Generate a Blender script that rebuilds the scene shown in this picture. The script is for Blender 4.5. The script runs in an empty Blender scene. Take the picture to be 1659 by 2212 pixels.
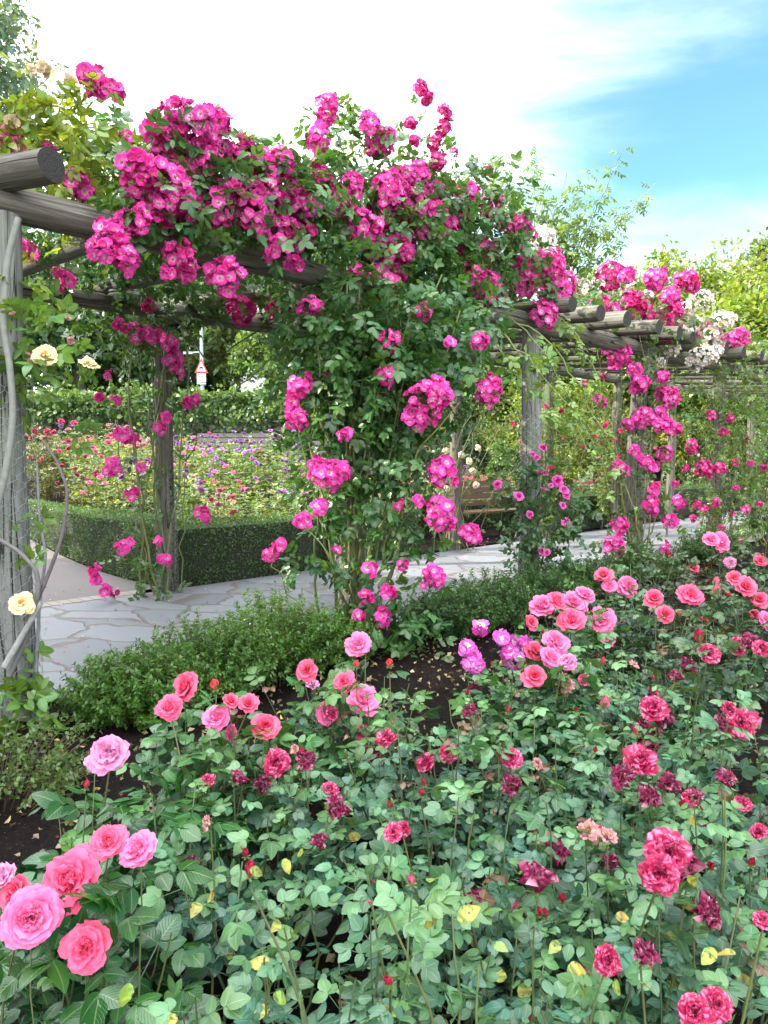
import bpy, math, random
import numpy as np
from mathutils import Vector, Matrix

# ------------------------------------------------------------------ camera, world, sun, exposure
scene = bpy.context.scene
C = scene.collection
F_PX, U0, V0, PITCH, CAM_H = 1597.5, 829.5, 1106.0, math.radians(4.24), 1.45
cam_d = bpy.data.cameras.new("camera"); cam = bpy.data.objects.new("camera", cam_d); C.objects.link(cam)
cam.location = (0, 0, CAM_H); cam.rotation_euler = (math.radians(90) - PITCH, 0, 0)
cam_d.sensor_fit = 'VERTICAL'; cam_d.sensor_height = 36.0; cam_d.lens = 26.0
cam_d.clip_start = 0.05; cam_d.clip_end = 2000
scene.camera = cam
scene.render.resolution_x, scene.render.resolution_y = 768, 1024
SUN_AZ, SUN_EL = -100.0, 36.0          # degrees: azimuth from +Y (minus = left), elevation
a_, e_ = math.radians(SUN_AZ), math.radians(SUN_EL)
TO_SUN = Vector((math.sin(a_) * math.cos(e_), math.cos(a_) * math.cos(e_), math.sin(e_)))
sl = bpy.data.lights.new("sun", 'SUN'); sl.energy = 4.6; sl.angle = math.radians(0.5); sl.color = (1.0, 0.93, 0.80)
so = bpy.data.objects.new("sun", sl); C.objects.link(so); so.location = (-20, 10, 30)
so.rotation_euler = TO_SUN.to_track_quat('Z', 'Y').to_euler()
world = bpy.data.worlds.new("World"); scene.world = world; world.use_nodes = True
wt = world.node_tree; wt.nodes.clear()
def wn(t, **k):
    n = wt.nodes.new(t)
    for a, b in k.items(): setattr(n, a, b)
    return n
sky = wn('ShaderNodeTexSky', sky_type='NISHITA', sun_disc=False)
sky.sun_elevation = e_; sky.sun_rotation = math.radians(SUN_AZ) % (2 * math.pi)
sky.air_density = 1.0; sky.dust_density = 0.6; sky.ozone_density = 1.6
tc = wn('ShaderNodeTexCoord'); sep = wn('ShaderNodeSeparateXYZ'); wt.links.new(tc.outputs['Generated'], sep.inputs[0])
def wm(op, a, b=None, c=None, clamp=False):
    n = wn('ShaderNodeMath', operation=op); n.use_clamp = clamp
    for i, x in enumerate((a, b, c)):
        if x is None: continue
        if isinstance(x, (int, float)): n.inputs[i].default_value = x
        else: wt.links.new(x, n.inputs[i])
    return n.outputs[0]
zz = wm('ADD', wm('MAXIMUM', sep.outputs['Z'], 0.0), 0.22)
cx, cy = wm('DIVIDE', sep.outputs['X'], zz), wm('DIVIDE', sep.outputs['Y'], zz)
cmb = wn('ShaderNodeCombineXYZ'); wt.links.new(cx, cmb.inputs[0]); wt.links.new(cy, cmb.inputs[1])
nz = wn('ShaderNodeTexNoise'); nz.inputs['Scale'].default_value = 1.5; nz.inputs['Detail'].default_value = 7
nz.inputs['Roughness'].default_value = 0.55; nz.inputs['Distortion'].default_value = 0.35
mp = wn('ShaderNodeMapping'); mp.inputs['Rotation'].default_value = (0, 0, 0.9); mp.inputs['Scale'].default_value = (1.0, 2.1, 1.0)
mp.inputs['Location'].default_value = (3.1, 1.7, 0.0)
wt.links.new(cmb.outputs[0], mp.inputs[0]); wt.links.new(mp.outputs[0], nz.inputs['Vector'])
bank = wm('ADD', nz.outputs['Fac'], wm('MULTIPLY', wm('ADD', cx, -0.38), -0.75))
low = wm('MULTIPLY', wm('SUBTRACT', 0.36, sep.outputs['Z']), 2.2)
bank = wm('MAXIMUM', bank, wm('ADD', wm('MULTIPLY', nz.outputs['Fac'], 0.6), low))
bank = wm('MAXIMUM', bank, wm('MULTIPLY', wm('SUBTRACT', sep.outputs['Z'], 0.66), 3.0))      # unseen cloud added overhead and behind the camera to light the foreground
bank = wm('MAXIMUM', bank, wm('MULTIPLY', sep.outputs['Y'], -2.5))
cloud = wm('ADD', wm('POWER', wm('MULTIPLY', wm('ADD', bank, -0.26), 1.6, clamp=True), 2.3), 0.015, clamp=True)
bg1 = wn('ShaderNodeBackground'); bg1.inputs['Strength'].default_value = 0.10
tint = wn('ShaderNodeMix', data_type='RGBA', blend_type='MULTIPLY'); tint.inputs[0].default_value = 1.0
wt.links.new(sky.outputs[0], tint.inputs[6]); tint.inputs[7].default_value = (0.62, 1.0, 0.92, 1)
wt.links.new(tint.outputs[2], bg1.inputs['Color'])
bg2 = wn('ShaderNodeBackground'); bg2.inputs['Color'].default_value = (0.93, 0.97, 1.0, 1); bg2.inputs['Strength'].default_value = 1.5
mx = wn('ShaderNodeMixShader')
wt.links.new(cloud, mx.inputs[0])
thick = wm('MAXIMUM', wm('MULTIPLY', wm('SUBTRACT', sep.outputs['Z'], 0.62), 3.0, clamp=True), wm('MULTIPLY', sep.outputs['Y'], -0.45, clamp=True), clamp=True)  # extra strength for the added out-of-view cloud, a fill light on the foreground
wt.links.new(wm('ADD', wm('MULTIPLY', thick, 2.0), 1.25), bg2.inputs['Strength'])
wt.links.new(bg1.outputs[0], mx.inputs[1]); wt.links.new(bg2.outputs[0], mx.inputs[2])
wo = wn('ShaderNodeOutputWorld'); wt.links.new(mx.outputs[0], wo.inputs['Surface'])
scene.render.engine = 'CYCLES'
vs = scene.view_settings
vs.view_transform = 'Standard'; vs.look = 'None'; vs.gamma = 1.0; vs.use_curve_mapping = False
vs.exposure = 1.72
try:
    scene.cycles.max_bounces = 7; scene.cycles.transparent_max_bounces = 4
except Exception: pass

# ------------------------------------------------------------------ layout helpers
COSP, SINP = math.cos(PITCH), math.sin(PITCH)
def P(u, v, Y):
    """the world point at plan depth Y seen at (u, v) of the 1659 x 2212 view of the photograph"""
    x, y = (u - U0) / F_PX, (V0 - v) / F_PX
    d = np.array([x, COSP + y * SINP, -SINP + y * COSP])
    return np.array([0, 0, CAM_H]) + d * (Y / d[1])
def G(u, v, z=0.0):
    x, y = (u - U0) / F_PX, (V0 - v) / F_PX
    d = np.array([x, COSP + y * SINP, -SINP + y * COSP])
    return np.array([0, 0, CAM_H]) + d * ((z - CAM_H) / d[2])
S2 = math.sqrt(0.5)
LX, LY = -1.99, 4.02
def pg(a, n, z=0.0):
    """pergola plan: a metres along the front row of posts, n metres back from it"""
    return np.array([LX + (a - n) * S2, LY + (a + n) * S2, z])
def line_Y(u, n=0.0):
    return (LY - LX + n / S2) / (1 - (u - U0) / F_PX)
def sstep(a, b, x):
    t = np.clip((x - a) / (b - a), 0, 1); return t * t * (3 - 2 * t)
def gz(x, y):
    x, y = np.asarray(x, float), np.asarray(y, float)
    n = (-(x - LX) + (y - LY)) * S2
    h = 0.9 * sstep(4.0, 13.0, n) * (1 - 0.7 * sstep(-1, 4, x))
    h = h + 2.1 * sstep(19.3, 22.0, y) * (1 - sstep(-1.5, 1.5, x))
    return h + 0.5 * sstep(24, 60, y)

# ------------------------------------------------------------------ object helpers
def tag(o, label=None, cat=None, group=None, kind=None):
    if label: o['label'] = label
    if cat: o['category'] = cat
    if group: o['group'] = group
    if kind: o['kind'] = kind
    return o
def thing(name, label, cat, loc=(0, 0, 0), group=None):
    o = bpy.data.objects.new(name, None); C.objects.link(o); o.location = tuple(float(c) for c in loc)
    o.empty_display_size = 0.2
    return tag(o, label, cat, group)
def copy_thing(o, parent=None):
    c = o.copy(); C.objects.link(c); c.parent = parent
    for ch in o.children: copy_thing(ch, c)
    return c
class T:                      # a template: verts, quads, uv, tint
    def __init__(s, v, f, uv=None, col=None):
        s.v = np.asarray(v, float); s.f = np.asarray(f, int).reshape(-1, 4)
        s.uv = np.zeros((len(s.v), 2)) if uv is None else np.asarray(uv, float)
        s.c = np.ones((len(s.v), 3)) if col is None else np.asarray(col, float)
def merge(ts):
    n, fs = 0, []
    for t in ts: fs.append(t.f + n); n += len(t.v)
    return T(np.concatenate([t.v for t in ts]), np.concatenate(fs), np.concatenate([t.uv for t in ts]), np.concatenate([t.c for t in ts]))
def xf(t, M=None, loc=(0, 0, 0), s=1.0, tint=None):
    v = t.v * s
    if M is not None: v = v @ np.asarray(M).T
    return T(v + np.asarray(loc), t.f, t.uv, t.c if tint is None else t.c * np.asarray(tint))
class Geo:
    def __init__(s): s.V, s.Q, s.UV, s.C, s.M, s.TR, s.n = [], [], [], [], [], [], 0
    def add(s, t, mi=0):
        s.V.append(t.v); s.Q.append(t.f + s.n); s.UV.append(t.uv); s.C.append(t.c); s.M.append(np.full(len(t.f), mi)); s.n += len(t.v)
        return s
    def inst(s, t, R, loc, scale, col, mi=0):
        k, n = len(loc), len(t.v)
        if k == 0: return s
        scale = np.broadcast_to(np.asarray(scale, float), (k,))
        V = np.einsum('kij,nj->kni', R * scale[:, None, None], t.v) + np.asarray(loc)[:, None, :]
        col = np.broadcast_to(np.asarray(col, float), (k, 3))
        s.V.append(V.reshape(-1, 3)); s.Q.append((t.f[None] + (np.arange(k) * n)[:, None, None]).reshape(-1, 4) + s.n)
        s.UV.append(np.tile(t.uv, (k, 1))); s.C.append((t.c[None] * col[:, None, :]).reshape(-1, 3))
        s.M.append(np.full(k * len(t.f), mi)); s.n += k * n
        return s
    def build(s, name, mats, parent=None, smooth=True, origin=None):
        V, Q, UV, Cc, M = (np.concatenate(x) for x in (s.V, s.Q, s.UV, s.C, s.M))
        off = np.zeros(3) if origin is None else np.asarray(origin, float)
        if parent is not None:
            off, q = np.zeros(3), parent
            while q is not None: off = off + np.array(q.location); q = q.parent
        me = bpy.data.meshes.new(name)
        me.vertices.add(len(V)); me.vertices.foreach_set('co', (V - off).astype(np.float32).ravel())
        me.loops.add(Q.size); me.loops.foreach_set('vertex_index', Q.astype(np.int32).ravel())
        me.polygons.add(len(Q)); me.polygons.foreach_set('loop_start', (np.arange(len(Q)) * 4).astype(np.int32))
        me.polygons.foreach_set('material_index', M.astype(np.int32))
        me.polygons.foreach_set('use_smooth', np.full(len(Q), smooth))
        uvl = me.uv_layers.new(name='UVMap'); uvl.data.foreach_set('uv', UV[Q.ravel()].astype(np.float32).ravel())
        ca = me.color_attributes.new('Col', 'FLOAT_COLOR', 'POINT')
        ca.data.foreach_set('color', np.concatenate([Cc, np.ones((len(Cc), 1))], 1).astype(np.float32).ravel())
        me.update(calc_edges=True); me.validate()
        for m in (mats if isinstance(mats, (list, tuple)) else [mats]): me.materials.append(m)
        o = bpy.data.objects.new(name, me); C.objects.link(o)
        if parent is not None: o.parent = parent
        elif origin is not None: o.location = tuple(off)
        return o
def nrm(a): return a / np.maximum(np.linalg.norm(a, axis=-1, keepdims=True), 1e-9)
def frames(d, n):
    d = nrm(np.asarray(d, float)); x = nrm(np.cross(d, n)); z = np.cross(x, d)
    return np.stack([x, d, z], -1)
def axis_frames(z, rng):
    z = nrm(np.asarray(z, float)); r = rng.normal(size=z.shape); x = nrm(np.cross(r, z)); y = np.cross(z, x)
    return np.stack([x, y, z], -1)
def tubes(pts, rad, sides=5, col=(1, 1, 1)):
    """pts (N, K, 3), rad (N, K) -> one template of N tapered tubes"""
    pts = np.asarray(pts, float); N, K, _ = pts.shape; rad = np.broadcast_to(rad, (N, K))
    tg = nrm(np.gradient(pts, axis=1)); mean = nrm(tg.mean(1)); ref = np.zeros((N, 3))
    ref[np.arange(N), np.abs(mean).argmin(1)] = 1
    x = nrm(np.cross(tg, ref[:, None, :])); y = np.cross(tg, x)
    an = np.arange(sides) * 2 * np.pi / sides
    V = pts[:, :, None, :] + rad[:, :, None, None] * (np.cos(an)[None, None, :, None] * x[:, :, None, :] + np.sin(an)[None, None, :, None] * y[:, :, None, :])
    k, j = np.meshgrid(np.arange(K - 1), np.arange(sides), indexing='ij'); j2 = (j + 1) % sides
    q = np.stack([k * sides + j, k * sides + j2, (k + 1) * sides + j2, (k + 1) * sides + j], -1).reshape(-1, 4)
    Q = (q[None] + (np.arange(N) * K * sides)[:, None, None]).reshape(-1, 4)
    ln = np.concatenate([np.zeros((N, 1)), np.linalg.norm(np.diff(pts, axis=1), axis=2).cumsum(1)], 1)
    uv = np.stack([np.broadcast_to(an[None, None, :] / 6.2832, (N, K, sides)), np.broadcast_to(ln[:, :, None], (N, K, sides))], -1).reshape(-1, 2)
    return T(V.reshape(-1, 3), Q, uv, np.broadcast_to(np.asarray(col, float), (N * K * sides, 3)).copy())
def bez(a, b, c, K=8):
    t = np.linspace(0, 1, K)[None, :, None]; a, b, c = (np.asarray(x, float)[:, None, :] for x in (a, b, c))
    return (1 - t) ** 2 * a + 2 * t * (1 - t) * b + t * t * c
def gridT(X, Y, Z, uv=None, mask=None):
    h, w = X.shape; i, j = np.meshgrid(np.arange(h - 1), np.arange(w - 1), indexing='ij')
    q = np.stack([i * w + j, i * w + j + 1, (i + 1) * w + j + 1, (i + 1) * w + j], -1).reshape(-1, 4)
    if mask is not None: q = q[mask.ravel()]
    V = np.stack([X, Y, Z], -1).reshape(-1, 3)
    if mask is not None:
        us = np.unique(q); mp_ = np.full(len(V), -1); mp_[us] = np.arange(len(us)); V = V[us]; q = mp_[q]
    return T(V, q, V[:, :2])
def boxT(lo, hi, col=(1, 1, 1)):
    (a, b, c), (d, e, f) = lo, hi
    v = [(a, b, c), (d, b, c), (d, e, c), (a, e, c), (a, b, f), (d, b, f), (d, e, f), (a, e, f)]
    q = [(0, 3, 2, 1), (4, 5, 6, 7), (0, 1, 5, 4), (1, 2, 6, 5), (2, 3, 7, 6), (3, 0, 4, 7)]
    v2, q2 = [], []
    for f_ in q:
        q2.append([len(v2) + k for k in range(4)]); v2 += [v[k] for k in f_]
    return T(v2, q2, None, np.tile(np.asarray(col, float), (24, 1)))
def rotz(a): c, s = math.cos(a), math.sin(a); return np.array([[c, -s, 0], [s, c, 0], [0, 0, 1]])
def rotx(a): c, s = math.cos(a), math.sin(a); return np.array([[1, 0, 0], [0, c, -s], [0, s, c]])
def roty(a): c, s = math.cos(a), math.sin(a); return np.array([[c, 0, s], [0, 1, 0], [-s, 0, c]])
def vnoise(x, y, seed=0):
    """smooth value noise, -1..1"""
    xi, yi = np.floor(x).astype(int), np.floor(y).astype(int); fx, fy = x - xi, y - yi
    fx, fy = fx * fx * (3 - 2 * fx), fy * fy * (3 - 2 * fy)
    def h(i, j):
        n = (i * 374761393 + j * 668265263 + seed * 974711) & 0x7fffffff
        n = ((n ^ (n >> 13)) * 1274126177) & 0x7fffffff
        return ((n ^ (n >> 16)) & 0xffff) / 32767.5 - 1
    return (h(xi, yi) * (1 - fx) + h(xi + 1, yi) * fx) * (1 - fy) + (h(xi, yi + 1) * (1 - fx) + h(xi + 1, yi + 1) * fx) * fy

# ------------------------------------------------------------------ materials
def new_mat(name):
    m = bpy.data.materials.new(name); m.use_nodes = True; nt = m.node_tree; nt.nodes.clear()
    out = nt.nodes.new('ShaderNodeOutputMaterial'); b = nt.nodes.new('ShaderNodeBsdfPrincipled')
    nt.links.new(b.outputs[0], out.inputs['Surface'])
    return m, nt, b, out
class N:
    def __init__(s, nt): s.nt = nt
    def __call__(s, t, ins=None, **k):
        n = s.nt.nodes.new(t)
        for a, b in k.items(): setattr(n, a, b)
        for a, b in (ins or {}).items():
            if hasattr(b, 'is_linked') or isinstance(b, bpy.types.NodeSocket): s.nt.links.new(b, n.inputs[a])
            else: n.inputs[a].default_value = b
        return n
    def math(s, op, a, b=0.0, clamp=False):
        n = s('ShaderNodeMath', {0: a, 1: b}, operation=op); n.use_clamp = clamp; return n.outputs[0]
    def ramp(s, fac, stops):
        n = s('ShaderNodeValToRGB', {'Fac': fac}); cr = n.color_ramp
        while len(cr.elements) < len(stops): cr.elements.new(0.5)
        for e, (p, c) in zip(cr.elements, stops): e.position = p; e.color = (*c, 1) if len(c) == 3 else c
        return n.outputs['Color']
    def mix(s, fac, a, b, mode='MIX'):
        n = s('ShaderNodeMix', data_type='RGBA', blend_type=mode)
        for key, val in ((0, fac), (6, a), (7, b)):
            if isinstance(val, bpy.types.NodeSocket): s.nt.links.new(val, n.inputs[key])
            else: n.inputs[key].default_value = (*val, 1) if isinstance(val, tuple) and len(val) == 3 else val
        return n.outputs[2]
    def noise(s, vec, scale, detail=4, rough=0.55, dist=0.0):
        return s('ShaderNodeTexNoise', {'Vector': vec, 'Scale': scale, 'Detail': detail, 'Roughness': rough, 'Distortion': dist}).outputs['Fac']
    def mapping(s, vec, scale=(1, 1, 1), rot=(0, 0, 0)):
        return s('ShaderNodeMapping', {'Vector': vec, 'Scale': scale, 'Rotation': rot}).outputs[0]
    def bump(s, h, strength=0.5, dist=0.01): return s('ShaderNodeBump', {'Height': h, 'Strength': strength, 'Distance': dist}).outputs[0]
def leaf_mat(name, rough=0.4, trans=0.3, vein=1.0, spots=0.0, spec=0.5):
    m, nt, b, out = new_mat(name); n = N(nt)
    col = n('ShaderNodeAttribute', attribute_name='Col').outputs['Color']
    ob = n('ShaderNodeTexCoord').outputs['Object']
    k = n.noise(ob, 28.0, 3)
    c = n.mix(n.math('MULTIPLY', k, 0.6), col, n.mix(1.0, col, (0.42, 0.6, 0.55), 'MULTIPLY'))
    if vein:
        uv = n('ShaderNodeUVMap', uv_map='UVMap').outputs[0]; s = n('ShaderNodeSeparateXYZ', {0: uv})
        au = n.math('ABSOLUTE', n.math('SUBTRACT', s.outputs[0], 0.5))
        rib = n.math('LESS_THAN', au, 0.035)
        sv = n.math('SINE', n.math('MULTIPLY', n.math('SUBTRACT', s.outputs[1], n.math('MULTIPLY', au, 0.75)), 44.0))
        sv2 = n.math('POWER', n.math('MAXIMUM', sv, 0.0), 3.0)
        c = n.mix(n.math('MULTIPLY', rib, 0.35 * vein), c, n.mix(0.5, c, (0.3, 0.4, 0.15)))
        hgt = n.math('ADD', n.math('MULTIPLY', sv2, -0.6), n.math('MULTIPLY', rib, -1.0))
        nt.links.new(n.bump(hgt, 0.35 * vein, 0.0015), b.inputs['Normal'])
    if spots:
        sp = n.noise(ob, 60.0 if spots < .5 else 130.0, 2); f = n.math('MULTIPLY', n.math('SUBTRACT', sp, 0.66 if spots < .5 else .585), 14.0, True)
        c = n.mix(n.math('MULTIPLY', f, spots), c, (0.05, 0.03, 0.012))
    nt.links.new(c, b.inputs['Base Color']); b.inputs['Roughness'].default_value = rough
    b.inputs['Specular IOR Level'].default_value = spec
    tr = n('ShaderNodeBsdfTranslucent', {'Color': n.mix(1.0, c, (2.6, 2.3, 0.8), 'MULTIPLY')})
    mx = n('ShaderNodeMixShader', {0: trans}); nt.links.new(b.outputs[0], mx.inputs[1]); nt.links.new(tr.outputs[0], mx.inputs[2])
    nt.links.new(mx.outputs[0], out.inputs['Surface'])
    return m
def petal_mat(name, rough=0.55, trans=0.3):
    m, nt, b, out = new_mat(name); n = N(nt)
    col = n('ShaderNodeAttribute', attribute_name='Col').outputs['Color']
    ob = n('ShaderNodeTexCoord').outputs['Object']
    c = n.mix(n.math('MULTIPLY', n.noise(ob, 70.0, 3), 0.35), col, n.mix(1.0, col, (0.72, 0.5, 0.62), 'MULTIPLY'))
    nt.links.new(c, b.inputs['Base Color']); b.inputs['Roughness'].default_value = rough
    b.inputs['Specular IOR Level'].default_value = 0.25
    uv = n('ShaderNodeUVMap', uv_map='UVMap').outputs[0]
    nt.links.new(n.bump(n.noise(n.mapping(uv, (26, 3, 1)), 1.0, 2), 0.25, 0.002), b.inputs['Normal'])
    tr = n('ShaderNodeBsdfTranslucent', {'Color': c})
    mx = n('ShaderNodeMixShader', {0: trans}); nt.links.new(b.outputs[0], mx.inputs[1]); nt.links.new(tr.outputs[0], mx.inputs[2])
    nt.links.new(mx.outputs[0], out.inputs['Surface'])
    return m
def stem_mat(name, rough=0.55):
    m, nt, b, out = new_mat(name); n = N(nt)
    col = n('ShaderNodeAttribute', attribute_name='Col').outputs['Color']
    ob = n('ShaderNodeTexCoord').outputs['Object']
    c = n.mix(n.noise(ob, 35.0, 4), col, n.mix(1.0, col, (0.45, 0.45, 0.45), 'MULTIPLY'))
    nt.links.new(c, b.inputs['Base Color']); b.inputs['Roughness'].default_value = rough
    return m
def wood_mat(name, c1, c2, c3):
    m, nt, b, out = new_mat(name); n = N(nt)
    uv = n('ShaderNodeUVMap', uv_map='UVMap').outputs[0]; ob = n('ShaderNodeTexCoord').outputs['Object']
    rnd = n('ShaderNodeObjectInfo').outputs['Random']
    sh = n('ShaderNodeVectorMath', {0: uv, 1: n('ShaderNodeCombineXYZ', {0: n.math('MULTIPLY', rnd, 3.0), 1: n.math('MULTIPLY', rnd, 17.0)}).outputs[0]}, operation='ADD').outputs[0]
    g = n.noise(n.mapping(sh, (46, 2.4, 1)), 1.0, 6, 0.65, 0.6)
    g2 = n.noise(n.mapping(sh, (5, 1.2, 1)), 1.0, 4)
    crack = n.noise(n.mapping(sh, (13, 0.55, 1)), 1.0, 3, 0.4, 0.8)
    cr = n.math('MULTIPLY', n.math('SUBTRACT', 0.018, n.math('ABSOLUTE', n.math('SUBTRACT', crack, 0.5))), 70.0, True)
    c = n.ramp(g, [(0.28, c2), (0.52, c1), (0.72, c3)])
    c = n.mix(n.math('MULTIPLY', g2, 0.7), c, n.mix(1.0, c, (0.55, 0.62, 0.5), 'MULTIPLY'))
    c = n.mix(n.math('MULTIPLY', n.math('SUBTRACT', n.noise(ob, 2.3, 4), 0.5), 3.0, True), c, (0.11, 0.13, 0.07))
    c = n.mix(cr, c, (0.02, 0.018, 0.016))
    nt.links.new(c, b.inputs['Base Color']); b.inputs['Roughness'].default_value = 0.85; b.inputs['Specular IOR Level'].default_value = .15
    nt.links.new(n.bump(n.math('SUBTRACT', g, n.math('MULTIPLY', cr, 1.5)), 0.7, 0.006), b.inputs['Normal'])
    return m
def end_mat(name):
    m, nt, b, out = new_mat(name); n = N(nt)
    uv = n('ShaderNodeUVMap', uv_map='UVMap').outputs[0]
    ln = n('ShaderNodeVectorMath', {0: uv}, operation='LENGTH').outputs['Value']
    w = n.math('SINE', n.math('ADD', n.math('MULTIPLY', ln, 30.0), n.math('MULTIPLY', n.noise(uv, 2.5, 5), 26.0)))
    c = n.ramp(w, [(0.0, (0.012, 0.010, 0.010)), (0.9, (0.026, 0.023, 0.021))])
    nt.links.new(c, b.inputs['Base Color']); b.inputs['Roughness'].default_value = 0.9
    nt.links.new(n.bump(w, 0.3, 0.003), b.inputs['Normal'])
    return m
def flat_mat(name, col, rough=0.6, var=0.25, scale=8.0, metal=0.0):
    m, nt, b, out = new_mat(name); n = N(nt)
    k = n.noise(n('ShaderNodeTexCoord').outputs['Object'], scale, 5)
    nt.links.new(n.mix(n.math('MULTIPLY', k, var * 2), (*col,), tuple(x * 0.45 for x in col)), b.inputs['Base Color'])
    b.inputs['Roughness'].default_value = rough; b.inputs['Metallic'].default_value = metal
    nt.links.new(n.bump(k, 0.2, 0.004), b.inputs['Normal'])
    return m
M_LEAF = leaf_mat('rose_leaf_gloss', 0.20, 0.24, 1.0, 0.0, 0.42)
M_BED = leaf_mat('rose_leaf_matte', 0.24, 0.11, 1.0, 0.12, 0.42)
M_SHRUB = leaf_mat('small_leaf', 0.35, 0.28, 0.0, 0.0, 0.35)
M_TREE = leaf_mat('tree_leaf', 0.5, 0.35, 0.0)
M_YELLOW = leaf_mat('yellowed_leaf', 0.5, 0.2, 0.6, 0.95)
M_PETAL = petal_mat('petal'); M_BIG = petal_mat('rose_petal', 0.5, 0.25)
M_STEM = stem_mat('stem'); M_BARK = stem_mat('bark', 0.85)
M_WOOD = wood_mat('weathered_log', (0.135, 0.120, 0.108), (0.055, 0.046, 0.042), (0.24, 0.215, 0.19))
M_POST = wood_mat('pale_weathered_post', (0.175, 0.172, 0.175), (0.078, 0.075, 0.076), (0.265, 0.26, 0.26))
M_END = end_mat('log_end_grain')
M_WIRE = flat_mat('galvanised_wire', (0.34, 0.35, 0.36), 0.5, 0.2, 20, 0.6)
# ------------------------------------------------------------------ leaf, petal and flower shapes
RG = np.random.default_rng(7)
def leafT(rows=6, w=0.62, fold=0.16, droop=0.16, skew=0.75, tint=1.0, curl=0.0, teeth=0.0):
    t = np.linspace(0, 1, rows); t = .5 * t + .5 * (.5 - .5 * np.cos(np.pi * t)); wd = 0.5 * w * np.sin(np.pi * np.clip(t, 0.015, 0.99) ** skew) ** 0.72
    wd = wd * (1 + teeth * np.where(np.arange(rows) % 2, 1, -1))
    v, uv = [], []
    for i in range(rows):
        zc = -droop * t[i] ** 2
        for sx in (-1, 0, 1):
            v.append((sx * wd[i], t[i], zc + (fold * wd[i] * 2 * abs(sx) - curl * wd[i] ** 2 * 8 * abs(sx)))); uv.append((0.5 + 0.5 * sx, t[i]))
    q = [(i * 3 + j, i * 3 + j + 1, (i + 1) * 3 + j + 1, (i + 1) * 3 + j) for i in range(rows - 1) for j in range(2)]
    return T(v, q, uv, np.full((len(v), 3), tint))
def diamondT(w=0.55, fold=0.12):
    v = [(0, 0, 0), (-w / 2, .45, fold), (0, 1, -.1), (w / 2, .45, fold)]
    return T(v, [(0, 3, 2, 1)], [(.5, 0), (0, .5), (.5, 1), (1, .5)])
def compoundT(rng, rows=6, w=0.64, nl=5, fold=0.16, ln=0.42, droop=0.16, teeth=0.0):
    parts = []
    spots = [(0.58, 0, 1.0)] + [(0.52, s * 62, 0.92) for s in (-1, 1)] + [(0.24, s * 70, 0.72) for s in (-1, 1)]
    if nl == 7: spots = [(0.66, 0, 1.0)] + [(y, s * 60, k) for y, k in ((0.6, .95), (0.4, .85), (0.2, .7)) for s in (-1, 1)]
    if nl == 3: spots = spots[:3]
    for y, ang, k in spots:
        a = math.radians(ang + rng.normal() * 9)
        M = rotz(-a) @ rotx(rng.normal() * 0.22 - 0.05) @ roty(rng.normal() * 0.25)
        l = leafT(rows, w * rng.uniform(.9, 1.1), fold * rng.uniform(.4, 1.3), droop * rng.uniform(0, 1.8), 0.75, 1.0, rng.uniform(0, .25), teeth)
        parts.append(xf(l, M, (0, y, -0.05 * y * y + rng.normal() * 0.01), ln * k, rng.uniform(.82, 1.15)))
    w2 = 0.007
    parts.append(T([(-w2, 0, 0), (w2, 0, 0), (w2, .6, -.02), (-w2, .6, -.02), (0, 0, -w2), (0, 0, w2), (0, .6, w2 - .02), (0, .6, -w2 - .02)], [(0, 1, 2, 3), (4, 5, 6, 7)], None, np.tile((1.2, .9, .9), (8, 1))))
    return merge(parts)
CL_HI = [compoundT(RG, 13, 0.76, (5, 5, 5, 3, 7)[_], 0.13, 0.40, 0.2, 0.035) for _ in range(5)]          # broad rounded bed-rose leaves
CL_MID = [compoundT(RG, 5, 0.66, 5, 0.15, 0.42, 0.22) for _ in range(5)]      # glossy climber leaves
CL_7 = [compoundT(RG, 4, 0.5, 7, 0.15, 0.32, 0.2) for _ in range(4)]        # small rambler leaves
LEAF1 = [leafT(9, 0.68, .12, .2 * k, .75, 1.0, 0, .03) for k in (0, 1, 1.6, -.6, 1.2)]
for l_ in LEAF1: l_.c = l_.c * np.where(RG.random((len(l_.v), 1)) + l_.uv[:, 1:2] * .7 < .62, 1.0, 0.0) * np.array([[.38, .80, 1.5]]) + l_.c * np.where(RG.random((len(l_.v), 1)) + l_.uv[:, 1:2] * .7 < .62, 0.0, 1.0) * np.array([[.8, .75, .8]])
for l_ in LEAF1: l_.c = np.clip(l_.c, .35, 1.3)
SMALL = [leafT(3, 0.55, .12, .1), diamondT(.6, .1)]
DIA = diamondT()
def clumpT(rng, n=7, w=0.6):
    k = rng.normal(size=(n, 3)); g = Geo()
    loc = nrm(k) * rng.uniform(.15, .75, (n, 1)); d = nrm(k + rng.normal(size=(n, 3)) * .8 + (0, 0, -.25)); nn = nrm(rng.normal(size=(n, 3)) * .7 + (0, 0, 1))
    g.inst(diamondT(w), frames(d, nn), loc, rng.uniform(.4, .75, n), rng.uniform(.75, 1.25, (n, 1)) * np.ones((1, 3)))
    return T(np.concatenate(g.V), np.concatenate(g.Q), np.concatenate(g.UV), np.concatenate(g.C))
CLUMP = [clumpT(RG, 8) for _ in range(6)]

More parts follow.
